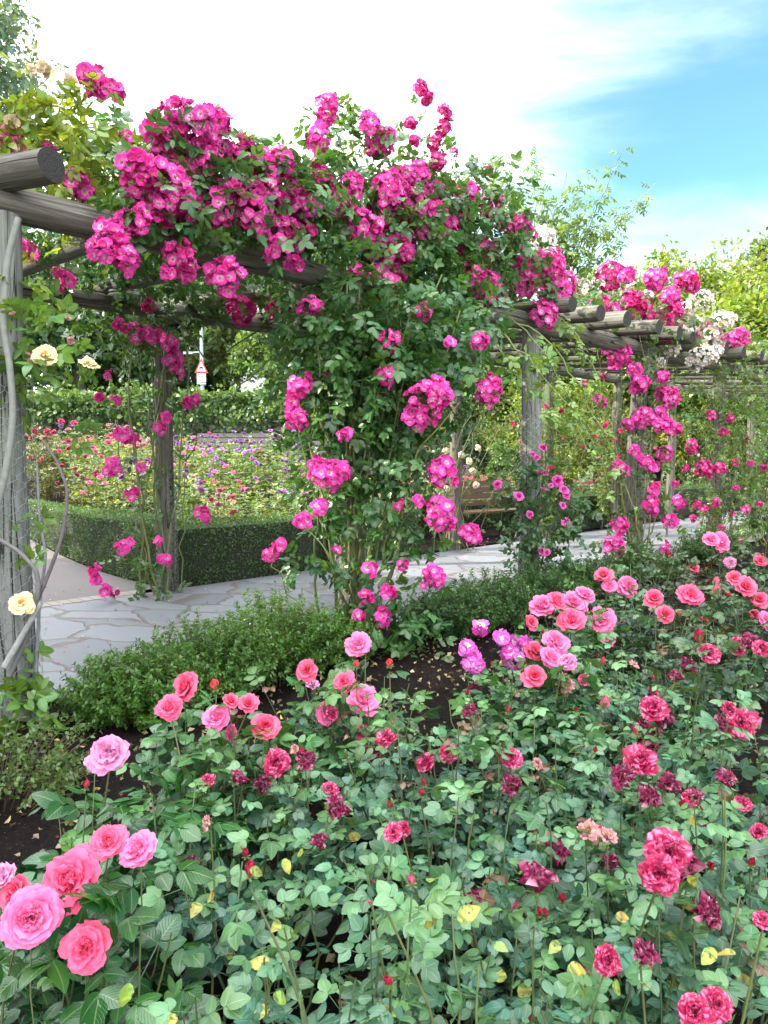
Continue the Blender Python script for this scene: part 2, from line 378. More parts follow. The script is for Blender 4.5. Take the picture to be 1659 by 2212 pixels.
def petalT(L, W, th0, th1, curl, cup, ruf, phi, rng, r0=0.03, z0=0.0, ns=6, nt=6, c_in=(1, 1, 1), c_out=(1, 1, 1), streak=0.0, c_st=(1, 1, 1)):
    t = np.linspace(0, 1, nt + 1); s = np.linspace(-1, 1, ns + 1)
    th = th0 + (th1 - th0) * t + curl * np.maximum(0, t - .55) ** 2 * 5
    r = r0 + np.concatenate([[0], np.cumsum(np.sin(th[:-1]))]) / nt * L; z = z0 + np.concatenate([[0], np.cumsum(np.cos(th[:-1]))]) / nt * L
    w = W * (.22 + .78 * np.sin(np.pi * .5 * np.minimum(1, t / .68))) * np.where(t > .68, np.sqrt(np.maximum(0, 1 - .8 * ((t - .68) / .32) ** 2)), 1)
    S, Tt = np.meshgrid(s, t); ph = rng.uniform(0, 6.28)
    Wd = w[:, None]; X = S * Wd
    off = cup * S ** 2 * Wd + ruf * L * Tt ** 2 * (np.sin(S * 4.2 + ph) + .5 * np.sin(S * 9 + 2 * ph))
    rr = r[:, None] - np.cos(th)[:, None] * off; zz = z[:, None] + np.sin(th)[:, None] * off - .10 * L * (S ** 2) * Tt
    c, sn = math.cos(phi), math.sin(phi)
    V = np.stack([c * X - sn * rr, sn * X + c * rr, zz], -1).reshape(-1, 3)
    i, j = np.meshgrid(np.arange(nt), np.arange(ns), indexing='ij')
    q = np.stack([i * (ns + 1) + j, i * (ns + 1) + j + 1, (i + 1) * (ns + 1) + j + 1, (i + 1) * (ns + 1) + j], -1).reshape(-1, 4)
    k = Tt.reshape(-1, 1)
    col = np.asarray(c_in) * (1 - k) + np.asarray(c_out) * k
    if streak:
        st = np.clip((np.sin(S * rng.uniform(5, 11) + ph) + np.sin(S * 17 + ph * 3) * .7 + rng.normal(size=S.shape) * .35 - .45) * 1.6, 0, 1).reshape(-1, 1) * streak * np.clip(k * 1.6 - .2, 0, 1)
        col = col * (1 - st) + np.asarray(c_st) * st
    return T(V, q, np.stack([(S.ravel() + 1) / 2, Tt.ravel()], -1), col)
GREEN = (0.10, 0.19, 0.05)
def calyxT(rng, k=1.0):
    ps = [petalT(.5, .10, 1.1, 2.0, .2, .1, .02, i * 1.2566, rng, .02, -.08, 2, 3, GREEN, GREEN) for i in range(5)]
    t = np.linspace(0, 1, 5); pts = np.stack([0 * t, 0 * t, -.30 + .32 * t], -1)[None]
    ps.append(tubes(pts, np.array([[.035, .05, .10, .11, .05]]), 6, GREEN))
    return merge(ps)
def bloomT(style, rng):
    ps = []
    def ring(n, L, W, a0, a1, curl, cup, ruf, ci, co, st=0., cs=(1, 1, 1), r0=.03, z0=0.):
        p0 = rng.uniform(0, 6.28)
        for i in range(n):
            j = rng.normal(size=6)
            ps.append(petalT(L * (1 + .09 * j[0]), W * (1 + .1 * j[1]), a0 + .1 * j[2], a1 + .16 * j[3], curl * (1 + .4 * j[5]), cup, ruf * (1 + .3 * j[4]), p0 + i * 6.2832 / n + rng.normal() * .14, rng, r0, z0, 6, 6,
                             np.asarray(ci) * rng.uniform(.9, 1.08), np.asarray(co) * rng.uniform(.9, 1.08), st, cs))
    if style in ('pink', 'coral_open', 'pale'):
        ci, co = {'pink': ((.74, .058, .17), (.80, .175, .37)), 'coral_open': ((.76, .048, .11), (.80, .105, .22)), 'pale': ((.56, .12, .27), (.64, .24, .43))}[style]
        rf = .11 if style == 'pale' else .055
        ring(7, 1.0, .52, .95, 1.75, .25, .16, rf, ci, co); ring(8, .94, .48, .75, 1.4, .25, .2, rf, ci, co, z0=.04)
        ring(9, .80, .40, .5, 1.08, .15, .3, rf * 1.2, ci, co, z0=.06); ring(10, .66, .32, .28, .8, .1, .45, rf * 1.5, ci, co, z0=.08)
        cm = np.asarray(ci) * .55 + np.asarray(co) * .45
        ring(9, .62, .26, .1, .55, .2, .6, rf * 1.8, cm, co, z0=.10, r0=.10); ring(8, .58, .22, 0, .35, .2, .8, rf * 2, cm, co, z0=.10, r0=.04)
        for q in range(5):                                   # folded quarters of the crowded centre
            a0, nb_ = q * 1.2566 + rng.uniform(-.2, .2), []
            for w_ in range(6):
                pt = petalT(.50 * rng.uniform(.85, 1.1), .17, .15 + .05 * w_, .5 + .05 * w_, .3, .5, .12, w_ * 1.05, rng, .02, 0, 5, 5, cm, co)
                nb_.append(pt)
            ps.append(xf(merge(nb_), rotz(a0) @ rotx(-.35), (.25 * -math.sin(a0), .25 * math.cos(a0), .17)))
    elif style == 'coral':                                   # high-centred, half open
        ci, co = (.76, .042, .085), (.80, .115, .22)
        ring(6, 1.0, .56, .75, 1.55, .8, .25, .035, ci, co); ring(6, .95, .5, .5, 1.05, .9, .4, .03, ci, co, z0=.05)
        ring(6, .85, .42, .28, .6, .7, .6, .03, ci, co, z0=.08); ring(5, .78, .32, .12, .3, .3, .9, .03, ci, co, z0=.1); ring(4, .7, .2, .03, .08, .1, 1.2, .02, ci, ci, z0=.12)
    elif style == 'dark':                                    # crimson splashed with pink, ruffled
        ci, co, cs = (.20, .003, .028), (.38, .008, .065), (.72, .22, .40)
        ring(8, 1.0, .46, .95, 1.7, .3, .18, .09, ci, co, .95, cs); ring(9, .9, .42, .7, 1.3, .3, .22, .1, ci, co, .9, cs, z0=.04)
        ring(10, .76, .34, .42, .95, .2, .3, .12, ci, co, .8, cs, z0=.06); ring(9, .6, .26, .15, .6, .1, .5, .13, ci, co, .6, cs, z0=.08); ring(6, .5, .2, 0, .3, 0, .8, .14, ci, ci, .5, cs, z0=.1)
    elif style == 'faded':                                   # dark bloom shrivelling and hanging
        ci, co, cs = (.13, .004, .03), (.24, .012, .07), (.55, .30, .36)
        ring(9, 1.0, .38, .5, 1.0, -.5, .35, .16, ci, co, .8, cs); ring(9, .95, .36, .3, .7, -.5, .4, .17, ci, co, .7, cs); ring(8, .85, .3, .15, .4, -.3, .6, .18, ci, co, .6, cs); ring(6, .7, .22, 0, .25, 0, .8, .2, ci, (.35, .17, .10), .4, cs)
    elif style == 'wilt':                                    # dried, brownish pink
        ci, co, cs = (.30, .12, .10), (.50, .20, .24), (.60, .42, .26)
        ring(8, .9, .34, .6, 1.7, .6, .3, .2, ci, co, .9, cs); ring(8, .8, .3, .35, 1.1, .5, .4, .22, ci, co, .9, cs); ring(7, .6, .24, .1, .5, .2, .7, .22, ci, (.42, .26, .13), .9, cs)
    elif style == 'cream':
        ci, co = (.68, .50, .15), (.76, .64, .36)
        ring(7, 1.0, .48, .95, 1.75, .3, .1, .06, ci, co); ring(7, .9, .42, .6, 1.35, .4, .15, .07, ci, co, z0=.04); ring(6, .7, .32, .3, .9, .2, .3, .09, ci, co, z0=.05); ring(5, .5, .22, .1, .5, .1, .6, .1, ci, ci, z0=.05)
    elif style == 'magenta':                                  # small double rambler rose
        ci, co = (.62, .03, .30), (.72, .12, .45)
        ring(7, 1.0, .5, .9, 1.6, .3, .15, .08, ci, co); ring(8, .85, .42, .6, 1.15, .2, .2, .1, ci, co, z0=.04); ring(8, .65, .32, .3, .75, .1, .4, .12, ci, ci, z0=.06); ring(6, .5, .22, 0, .35, 0, .7, .12, ci, ci, z0=.08)
    elif style == 'purple':
        ci, co = (.26, .05, .36), (.42, .16, .55)
        ring(7, 1.0, .48, 1.0, 1.7, .2, .1, .1, ci, co); ring(8, .85, .42, .6, 1.2, .2, .2, .1, ci, co, z0=.04); ring(6, .6, .28, .2, .6, .1, .4, .1, ci, ci, z0=.05)
    elif style in ('bud', 'bud_dark', 'bud_coral'):
        co = {'bud': (.60, .12, .20), 'bud_dark': (.38, .01, .05), 'bud_coral': (.72, .05, .08)}[style]
        ring(4, .95, .34, .42, -.22, .3, .95, .02, co, co); ring(4, 1.05, .26, .26, -.12, .1, 1.0, .02, co, co)
        ps += [petalT(.85, .15, .46, .05, .2, .3, .01, i * 1.2566, rng, .05, -.02, 2, 4, GREEN, GREEN) for i in range(5)]
    elif style == 'bud_green':
        ps += [petalT(1.0, .22, .5, -.35, .0, .8, .01, i * 1.2566, rng, .03, 0, 3, 5, GREEN, (.16, .22, .07)) for i in range(5)]
    ps.append(calyxT(rng))
    return merge(ps)
BIG = {}
for st_, n_ in (('pink', 4), ('coral_open', 3), ('pale', 2), ('coral', 4), ('dark', 4), ('faded', 3), ('wilt', 3), ('cream', 2), ('magenta', 3), ('purple', 2), ('bud', 1), ('bud_dark', 2), ('bud_coral', 2), ('bud_green', 2)):
    BIG[st_] = [bloomT(st_, RG) for _ in range(n_)]
STEMC = {'pink': (.10, .14, .05)}
def singleT(rng, c_eye, c_mid, n=6, rows=2, tilt=1.18, ruf=.14):
    ps, p0 = [], rng.uniform(0, 6.28)
    for i in range(n):
        a = tilt + rng.normal() * .18; ly = rows - 1 if i % 2 else 0
        p = petalT(1.0 * rng.uniform(.88, 1.08), .58, a, a + .25, rng.uniform(-.2, .6), .16, ruf, p0 + i * 6.2832 / n + rng.normal() * .1, rng, .05, .05 * ly, 4, 4, c_eye, c_mid)
        k = p.uv[:, 1:2]; f = np.clip((k - .22) / .22, 0, 1); j = rng.uniform(.88, 1.1)
        p.c = np.asarray(c_eye) * (1 - f) + np.asarray(c_mid) * f * j
        ps.append(p)
    t = rng.uniform(0, 6.28, 9); rr = rng.uniform(.05, .24, 9)
    for a, r in zip(t, rr):                                    # stamens
        b = boxT((-.03, -.03, .05), (.03, .03, .20 + .1 * rng.random()), (.42, .30, .06)); ps.append(xf(b, None, (r * math.cos(a), r * math.sin(a), .02)))
    return merge(ps)
HOT, DEEP = (.78, .062, .40), (.64, .020, .25)
PINK_S = [singleT(RG, (.80, .50, .64), HOT, 7) for _ in range(4)] + [singleT(RG, (.76, .32, .50), HOT, 8, 2, 1.0, .18) for _ in range(3)] + [singleT(RG, (.78, .20, .42), DEEP, 7, 2, .62, .16) for _ in range(2)] + [singleT(RG, (.82, .56, .70), (.74, .08, .36), 7, 2, 1.3, .2)]
DEEP_S = [singleT(RG, (.80, .32, .50), DEEP, 7) for _ in range(3)] + [singleT(RG, (.75, .16, .34), (.60, .016, .18), 7, 2, .7, .18) for _ in range(2)]
WHITE_S = [singleT(RG, (.80, .74, .55), (.80, .79, .76), 6) for _ in range(3)]
BROWN_S = [singleT(RG, (.45, .33, .18), (.58, .46, .30), 5) for _ in range(2)]
def tri_bud(rng):
    return bloomT('bud_dark', rng)
def cluster(name, parent, pos, r, rng, kinds, out, fr=0.023, n=None, mat=None, squash=(1, 1, 1), fill=1.0, col=(1, 1, 1)):
    """one truss: flowers facing outward all round, their stalks, a few buds"""
    n = n or max(3, int(fill * 3.6 * (r / fr) ** 2))
    d = nrm(rng.normal(size=(n * 3, 3)) + np.asarray(out) * .75)
    keep = []                                                 # blue-noise thinning
    for i in range(len(d)):
        if len(keep) >= n: break
        if all(np.dot(d[i], d[k]) < 1 - .5 * (fr / max(r, fr)) ** 2 for k in keep): keep.append(i)
    if len(keep) == 2: keep = keep + [keep[0]]
    d = d[keep]; n = len(d)
    lump = 1 + .16 * np.sin(d @ np.array([3.1, 2.2, 4.0]) + rng.uniform(0, 6)) + rng.normal(size=n) * .10
    loc = np.asarray(pos) + d * (max(r - fr * .6, fr * .25) * lump)[:, None] * np.asarray(squash)
    face = nrm(d + rng.normal(size=(n, 3)) * .30 + np.asarray(out) * .45)
    g = Geo(); R = axis_frames(face, rng); pick = rng.integers(0, len(kinds), n)
    for k in range(len(kinds)):
        m = pick == k
        if m.any(): g.inst(kinds[k], R[m], loc[m], rng.uniform(.82, 1.16, m.sum()) * fr, rng.uniform(.82, 1.1, (m.sum(), 1)) * np.asarray(col))
    base = np.asarray(pos) - np.asarray(out) * r * .6
    if n > 1:
        mid = (loc + base) / 2 - face * .01
        g.add(tubes(bez(np.tile(base, (n, 1)), mid, loc - face * .004, 4), .0016, 3, (.10, .16, .05)), 1)
        nb = max(1, n // 6); db = nrm(rng.normal(size=(nb, 3)) + np.asarray(out)); lb = np.asarray(pos) + db * r * 1.08
        g.inst(BIG['bud_dark'][0], axis_frames(db, rng), lb, rng.uniform(.008, .012, nb), (1.1, 1.5, 1.6))
    return g.build(name, [mat or M_PETAL, M_STEM], parent)
def bloom(name, parent, pos, R, style, axis, rng, mat=None):
    if style in ('bud', 'bud_dark', 'bud_coral') and R > .009: R = R * 1.8
    if style == 'faded': R = R * 1.3
    g = Geo(); tt = BIG[style][rng.integers(0, len(BIG[style]))]
    g.inst(tt, axis_frames(np.asarray([axis]), rng), np.asarray([pos]), R / .92, (1, 1, 1))
    return g.build(name, mat or M_BIG, parent)
def scatter_leaves(g, tpls, loc, d, nn, size, col, rng, mi=0):
    pick = rng.integers(0, len(tpls), len(loc)); R = frames(d, nn)
    for k in range(len(tpls)):
        m = pick == k
        if m.any(): g.inst(tpls[k], R[m], loc[m], size[m], col[m], mi)
def vary(col, n, rng, amt=.22, warm=.25):
    k = rng.uniform(1 - amt, 1 + amt, (n, 1)); w = rng.uniform(-warm, warm, (n, 1))
    return np.asarray(col) * k * (1 + w * np.array([[1, .25, -.6]]))

# ------------------------------------------------------------------ plants
def rose_bush(label, X, Y, H, R, foliage, blooms, seed, buds=5, canes=14, dens=13, group=None, leaf=.105, name='rose_bush', yellow=.05, bronze=.08, cat='rose bush', stemcol=(.10, .16, .05)):
    rng = np.random.default_rng(seed); z0 = 0.03
    t = thing(name, label, cat, (X, Y, z0), group); base = np.array([X, Y, z0])
    zb = [P(q[0], q[1], Y)[2] for q in blooms if q[2] not in ('bud_green', 'yleaf')]
    if zb: H = max(H, float(np.percentile(zb, 65)) - .05)
    canes, dens = int(canes * (.75 if Y < 1.35 else 1.0)), int(dens * (.75 if Y < 1.35 else .88))
    ph = np.arange(canes) * 2.4 + rng.uniform(0, 6); rr = R * np.sqrt((np.arange(canes) + .5) / canes)
    tip = base + np.stack([rr * np.cos(ph), rr * np.sin(ph), H * rng.uniform(.72, 1.05, canes) * (1 - .28 * (rr / R) ** 2)], -1)
    b0 = base + rng.normal(size=(canes, 3)) * (.05, .05, 0); b0[:, 2] = 0.0
    mid = b0 + (tip - b0) * .5 + np.stack([np.cos(ph), np.sin(ph), 0 * ph], -1) * .06
    main = bez(b0, mid, tip, 9)
    paths = [main]; ends = []
    for (u, v, st, px, *rest) in blooms:
        dy = rest[0] if rest else rng.uniform(-.18, .12)
        p = P(u, v, Y + dy)
        if st == 'yleaf':
            dd = np.array([[rng.normal(), rng.normal() * .8 - .2, rng.normal() * .4 - .2]])
            Geo().inst(LEAF1[rng.integers(0, 5)], frames(dd, np.array([[rng.normal() * .5, -.5 + rng.normal() * .35, .8]])), [p], px * (Y + dy) / F_PX * rng.uniform(.85, 1.15), (.34 * rng.uniform(.6, 1.1), .29 * rng.uniform(.8, 1.1), .035)).build('yellow_leaf', M_YELLOW, t); continue
        ends.append((p, st, px * (Y + dy) / F_PX / 2))
    nb = len(ends)
    if nb:
        e = np.array([x[0] for x in ends]) - (0, 0, .015); bb = base + (e - base) * .25 * (1, 1, 0) + rng.normal(size=(nb, 3)) * (.04, .04, 0); bb[:, 2] = 0
        mm = (bb + e) / 2 + rng.normal(size=(nb, 3)) * .06; mm[:, :2] = mm[:, :2] * .7 + e[:, :2] * .3
        paths.append(bez(bb, mm, e, 9))
    allp = np.concatenate(paths); nc = len(allp)
    tt9 = np.sin(np.linspace(0, np.pi, 9))[None, :, None]; allp = allp + tt9 * (rng.normal(size=(nc, 1, 3)) * (.022, .022, .01) + rng.normal(size=(nc, 9, 3)) * .005)
    rad = np.linspace(.0037, .0016, 9)[None] * rng.uniform(.7, 1.3, (nc, 1))
    g = Geo(); cs = tubes(allp, rad, 5); cc = np.repeat(vary(stemcol, nc, rng, .3, .3), 9 * 5, 0)
    red = np.tile(np.repeat(np.linspace(0, 1, 9), 5), nc)[:, None] * rng.random(nc).repeat(45)[:, None]
    cs.c = cc * (1 - red * .6) + np.array([.10, .03, .025]) * red * .6
    g.add(cs); g.build('stem', M_STEM, t)
    # leaves along every cane
    L_, D_, N_, Sz, Ht = [], [], [], [], []
    for k in range(nc):
        m = dens if k < canes else max(6, int(dens * .95)); lo = .42 if k < canes else .44; hi = 1.0 if k < canes else .96
        tt = np.sort(rng.uniform(lo, hi, m)); idx = tt * 8; i0 = np.minimum(idx.astype(int), 7); f = (idx - i0)[:, None]
        p = allp[k][i0] * (1 - f) + allp[k][i0 + 1] * f
        a = rng.uniform(0, 6.28) + np.arange(m) * 2.4
        o = np.stack([np.cos(a), np.sin(a), 0 * a], -1); c0 = p - base; c0[:, 2] = 0
        d = nrm(o + nrm(c0) * .35) + np.array([0, 0, 1.0]) * rng.normal(.18, .28, m)[:, None]
        n_ = np.array([0, 0, 1.0]) + rng.normal(size=(m, 3)) * .38 + o * .3
        L_.append(p); D_.append(d); N_.append(n_); Sz.append(leaf * rng.uniform(.7, 1.25, m) * (1.12 - .35 * tt)); Ht.append(tt)
    L_, D_, N_, Sz, Ht = (np.concatenate(x) for x in (L_, D_, N_, Sz, Ht)); n = len(L_)
    col = vary(foliage, n, rng, .34, .2)
    young = (Ht > .82)[:, None]; col = np.where(young, col * (1.35, 1.3, .85), col)
    br = (rng.random(n) < bronze * 1.2 * (Ht > .9))[:, None]; col = np.where(br, np.array([.10, .045, .022]), col); Sz = Sz * np.where(br[:, 0], .7, 1)
    g = Geo(); scatter_leaves(g, CL_HI, L_, D_, N_, Sz * 1.25, col, rng)
    g.build('foliage', M_BED, t)
    ny = int(n * yellow)
    if ny:
        low = rng.integers(0, n, ny); pl = L_[low].copy(); pl[:, 2] = base[2] + (pl[:, 2] - base[2]) * rng.uniform(.6, 1.06, ny); pl[:, 1] -= .03
        pl[:, :2] += rng.normal(size=(ny, 2)) * .05
        d = rng.normal(size=(ny, 3)) * (1, 1, .3); nn = np.array([0, -.3, 1.]) + rng.normal(size=(ny, 3)) * .3; cy_ = vary((.36, .30, .04), ny, rng, .25, .2)
        for k in range(ny):
            Geo().inst(LEAF1[k % 5], frames(d[k:k + 1], nn[k:k + 1]), pl[k:k + 1], rng.uniform(.036, .056), cy_[k]).build('yellow_leaf', M_YELLOW, t)
    for p, st, r in ends:
        big = r > .036
        ax = np.array([0, -.72, .66]) + rng.normal(size=3) * ((.22, .15, .12) if big else (.38, .28, .2))
        if st in ('faded', 'wilt'): ax = np.array([0, -.5, .65]) + rng.normal(size=3) * (.35, .25, .2)
        if st.startswith('bud'): ax = np.array([0, -.1, 1]) + rng.normal(size=3) * .18
        bloom('bud' if st.startswith('bud') else 'bloom', t, p, r, st, ax, rng)
    if leaf < .1 and Y > 1.25:                                # spent crimson heads sunk in the leaves
        for k in rng.choice(canes, 2, replace=False):
            bloom('bloom', t, main[k][7] + rng.normal(size=3) * .02 + (0, -.03, .02), rng.uniform(.020, .032), ('faded', 'dark', 'faded')[rng.integers(0, 3)], np.array([0, -.6, .6]) + rng.normal(size=3) * .4, rng)
    nb = buds
    for k in rng.choice(canes, min(nb, canes), replace=False):
        for q in range(rng.integers(1, 4)):
            ax = np.array([0, 0, 1]) + rng.normal(size=3) * .3
            bloom('bud', t, tip[k] + rng.normal(size=3) * (.014, .014, .012) + (0, 0, .01), rng.uniform(.008, .014), 'bud_green' if rng.random() < .8 else 'bud_dark', ax, rng)
    return t
def blob_points(blobs, rng, per=1.0, shell=.55):
    """blobs (x, y, z, r, weight): points thickest toward each blob's outside, with their outward directions"""
    L_, O_ = [], []
    for b in blobs:
        n = max(2, int(per * b[3] ** 2 * b[4])); d = nrm(rng.normal(size=(n, 3)))
        r = b[3] * (shell + (1 - shell) * rng.random((n, 1))) * (1 + .18 * np.clip(rng.normal(size=(n, 1)), -2, 1.1))
        L_.append(np.asarray(b[:3]) + d * r); O_.append(d)
    return np.concatenate(L_), np.concatenate(O_)
def blob_foliage(name, parent, blobs, col, mat, rng, per=480, size=(.085, .14), tpls=None, hang=.35, amt=.3, warm=.25, origin=None, up=.55):
    L_, O_ = blob_points(blobs, rng, per); n = len(L_)
    d = O_ * .7 + rng.normal(size=(n, 3)) * .55 + (0, 0, -hang); nn = O_ * .7 + np.array([0, 0, up]) + rng.normal(size=(n, 3)) * .35
    g = Geo(); scatter_leaves(g, tpls or CL_MID, L_, d, nn, rng.uniform(*size, n), vary(col, n, rng, amt, warm), rng)
    return g.build(name, mat, parent, origin=origin)
def canes_part(name, parent, A, B, Cc, r0, r1, rng, col, K=10, sides=6, wob=.02):
    pts = bez(A, B, Cc, K); w = rng.normal(size=pts.shape) * wob; w[:, 0] = 0
    pts = pts + w; rad = np.linspace(r0, r1, K)[None] * rng.uniform(.7, 1.3, (len(pts), 1))
    tt = tubes(pts, rad, sides); tt.c = np.repeat(vary(col, len(pts), rng, .25, .2), K * sides, 0)
    g = Geo(); g.add(tt); return g.build(name, M_STEM, parent), pts
def leaves_on(pts, rng, per, tpls, size, col, t0=.15, up=.3, droop=0., amt=.25, warm=.25):
    """compound leaves alternating along canes (N, K, 3)"""
    L_, D_, N_, S_ = [], [], [], []
    K = pts.shape[1]
    for p in pts:
        m = per; tt = np.sort(rng.uniform(t0, 1, m)); idx = tt * (K - 1); i0 = np.minimum(idx.astype(int), K - 2); f = (idx - i0)[:, None]
        q = p[i0] * (1 - f) + p[i0 + 1] * f; ax = nrm(p[i0 + 1] - p[i0]); a = np.arange(m) * 2.4 + rng.uniform(0, 6)
        e = nrm(np.cross(ax, rng.normal(size=3))); e2 = np.cross(ax, e)
        o = np.cos(a)[:, None] * e + np.sin(a)[:, None] * e2
        L_.append(q); D_.append(o + ax * .5 + np.array([0, 0, -droop])); N_.append(np.array([0, 0, 1.]) * up + o * .2 + rng.normal(size=(m, 3)) * .35 + (0, 0, .3)); S_.append(rng.uniform(*size, m) * (1.1 - .4 * tt))
    L_, D_, N_, S_ = (np.concatenate(x) for x in (L_, D_, N_, S_))
    g = Geo(); scatter_leaves(g, tpls, L_, D_, N_, S_, vary(col, len(L_), rng, amt, warm), rng)
    return g
def small_shrub(name, label, X, Y, H, R, seed, col=(.035, .085, .02), twigs=260, group=None, cat='shrub', lf=.014, z0=.02, spread=1.0, per=26):
    rng = np.random.default_rng(seed); t = thing(name, label, cat, (X, Y, z0), group); base = np.array([X, Y, z0])
    ph = rng.uniform(0, 6.28, twigs); rr = np.sqrt(rng.random(twigs)); el = rng.random(twigs) ** .7
    tip = base + np.stack([R * rr * np.cos(ph) * spread * 1.1, R * rr * np.sin(ph) * 1.1, H * (.25 + .85 * el * (1 - .65 * rr ** 2))], -1)
    b0 = base + np.stack([.55 * R * rr * np.cos(ph) * spread, .55 * R * rr * np.sin(ph), np.zeros(twigs)], -1)
    mid = b0 * .6 + tip * .4 + (0, 0, .06); mid[:, 2] = tip[:, 2] * .75
    pts = bez(b0, mid, tip, 6)
    g = Geo(); g.add(tubes(pts, np.linspace(.003, .001, 6)[None], 3, (.10, .07, .04))); g.build('twigs', M_STEM, t)
    g = leaves_on(pts, rng, per, SMALL, (lf * .8, lf * 1.5), col, .25, .6, 0., .3, .2)
    g.build('foliage', M_SHRUB, t)
    return t
def tree(name, label, X, Y, H, crown, seed, col, cat='tree', group=None, trunk=.25, leaf=.35, per=26, z=None, bare=.35, amt=.35, warm=.3, lobes=26, colbark=(.06, .05, .04), shape='round', tplset=None):
    """crown = (rx, ry, rz, centre height)"""
    rng = np.random.default_rng(seed); z = float(gz(X, Y)) if z is None else z
    t = thing(name, label, cat, (X, Y, z), group); base = np.array([X, Y, z])
    rx, ry, rz, cz = crown; ctr = base + (0, 0, cz)
    K = 8; tr = np.linspace(0, 1, K)[:, None] * np.array([0, 0, min(H * .85, cz + rz * .5)]) + base; tr[1:] += rng.normal(size=(K - 1, 3)) * trunk * .35
    d = nrm(rng.normal(size=(lobes, 3)) * (1, 1, .8) + (0, 0, .15)); q = rng.uniform(.45, .95, (lobes, 1))
    if shape == 'cone':
        hh = rng.random(lobes) ** .8; a = rng.uniform(0, 6.28, lobes); w = (1 - hh) * .9 + .06
        ends = ctr + np.stack([np.cos(a) * rx * w, np.sin(a) * ry * w, (hh * 2 - 1) * rz], -1)
    else: ends = ctr + d * q * (rx, ry, rz)
    st = tr[rng.integers(2, K, lobes)]; mid = (st + ends) / 2 + (0, 0, .25)
    limbs = bez(st, mid, ends, 6)
    g = Geo(); g.add(tubes(tr[None], np.linspace(trunk, trunk * .35, K)[None] * (1 + .1 * rng.normal(size=(1, K))), 9, colbark)); g.build('trunk', M_BARK, t)
    g = Geo(); g.add(tubes(limbs, np.linspace(trunk * .3, trunk * .05, 6)[None], 4, colbark)); g.build('limbs', M_BARK, t)
    sub = rng.uniform(.20, .38, lobes) * (rx + ry + rz) / 3
    blobs = [(*e, s, 1) for e, s in zip(ends, sub)]
    L_, O_ = [], []
    for b, k in zip(blobs, range(lobes)):
        n = per; dd = nrm(rng.normal(size=(n, 3))); r = b[3] * rng.random((n, 1)) ** .45 * (1 + .25 * rng.normal(size=(n, 1)))
        L_.append(np.asarray(b[:3]) + dd * r * (1, 1, .75)); O_.append(dd)
    L_, O_ = np.concatenate(L_), np.concatenate(O_); n = len(L_)
    cc = vary(col, n, rng, amt, warm) * np.repeat(rng.uniform(.75, 1.25, lobes), per)[:, None]
    g = Geo(); scatter_leaves(g, tplset or CLUMP, L_, O_ + rng.normal(size=(n, 3)) * .6, O_ * .4 + np.array([0, 0, 1.]) + rng.normal(size=(n, 3)) * .4, rng.uniform(leaf * .6, leaf * 1.3, n), cc, rng)
    g.build('crown', M_TREE, t)
    return t
def box_foliage(g, lo, hi, M, org, dens, size, col, rng, faces=('top', 'front', 'back', 'left', 'right'), depth=.06, lump=.045, tpls=None):
    """leaves over a box's faces; the box lies in a frame M at org"""
    lo, hi = np.asarray(lo, float), np.asarray(hi, float); e = hi - lo
    spec = {'top': (0, 1, 2, 1), 'front': (0, 2, 1, -1), 'back': (0, 2, 1, 1), 'left': (1, 2, 0, -1), 'right': (1, 2, 0, 1)}
    for f in faces:
        i, j, k, sgn = spec[f]; n = int(dens * e[i] * e[j]); p = np.zeros((n, 3)); p[:, i] = lo[i] + rng.random(n) * e[i]; p[:, j] = lo[j] + rng.random(n) * e[j]
        p[:, k] = (hi[k] if sgn > 0 else lo[k]) + sgn * (vnoise(p[:, i] * 2.3, p[:, j] * 2.3, 5) * lump + vnoise(p[:, i] * 7, p[:, j] * 7, 9) * lump * .5 + rng.uniform(-depth, .012, n))
        o = np.zeros(3); o[k] = sgn
        d = rng.normal(size=(n, 3)) + o * .6 + (0, 0, .2); nn = o + rng.normal(size=(n, 3)) * .45 + (0, 0, .25)
        scatter_leaves(g, tpls or SMALL, p @ M.T + org, d @ M.T, nn @ M.T, rng.uniform(size * .7, size * 1.4, n), vary(col, n, rng, .3, .2), rng)
# ------------------------------------------------------------------ ground, soil, paths
def ground_mat():
    m, nt, b, out = new_mat('rough_grass'); n = N(nt); ob = n('ShaderNodeTexCoord').outputs['Object']
    k = n.noise(ob, 3.0, 6); k2 = n.noise(ob, 60.0, 3)
    c = n.mix(k, (.045, .075, .018), (.10, .12, .035)); c = n.mix(n.math('MULTIPLY', k2, .6), c, (.03, .045, .012))
    nt.links.new(c, b.inputs['Base Color']); b.inputs['Roughness'].default_value = .95
    nt.links.new(n.bump(k2, .8, .03), b.inputs['Normal']); return m
def soil_mat():
    m, nt, b, out = new_mat('dark_soil'); n = N(nt); ob = n('ShaderNodeTexCoord').outputs['Object']
    k = n.noise(ob, 55.0, 7, .7); k2 = n.noise(ob, 4.0, 4)
    c = n.ramp(k, [(.3, (.003, .002, .002)), (.55, (.009, .006, .0055)), (.75, (.026, .019, .016))])
    c = n.mix(n.math('MULTIPLY', k2, .5), c, (.010, .007, .0065))
    sp = n('ShaderNodeTexVoronoi', {'Vector': ob, 'Scale': 55.0}).outputs['Distance']
    c = n.mix(n.math('MULTIPLY', n.math('LESS_THAN', sp, .10), .5), c, (.25, .2, .16))
    nt.links.new(c, b.inputs['Base Color']); b.inputs['Roughness'].default_value = .95; b.inputs['Specular IOR Level'].default_value = .08
    nt.links.new(n.bump(k, 1.0, .02), b.inputs['Normal']); return m
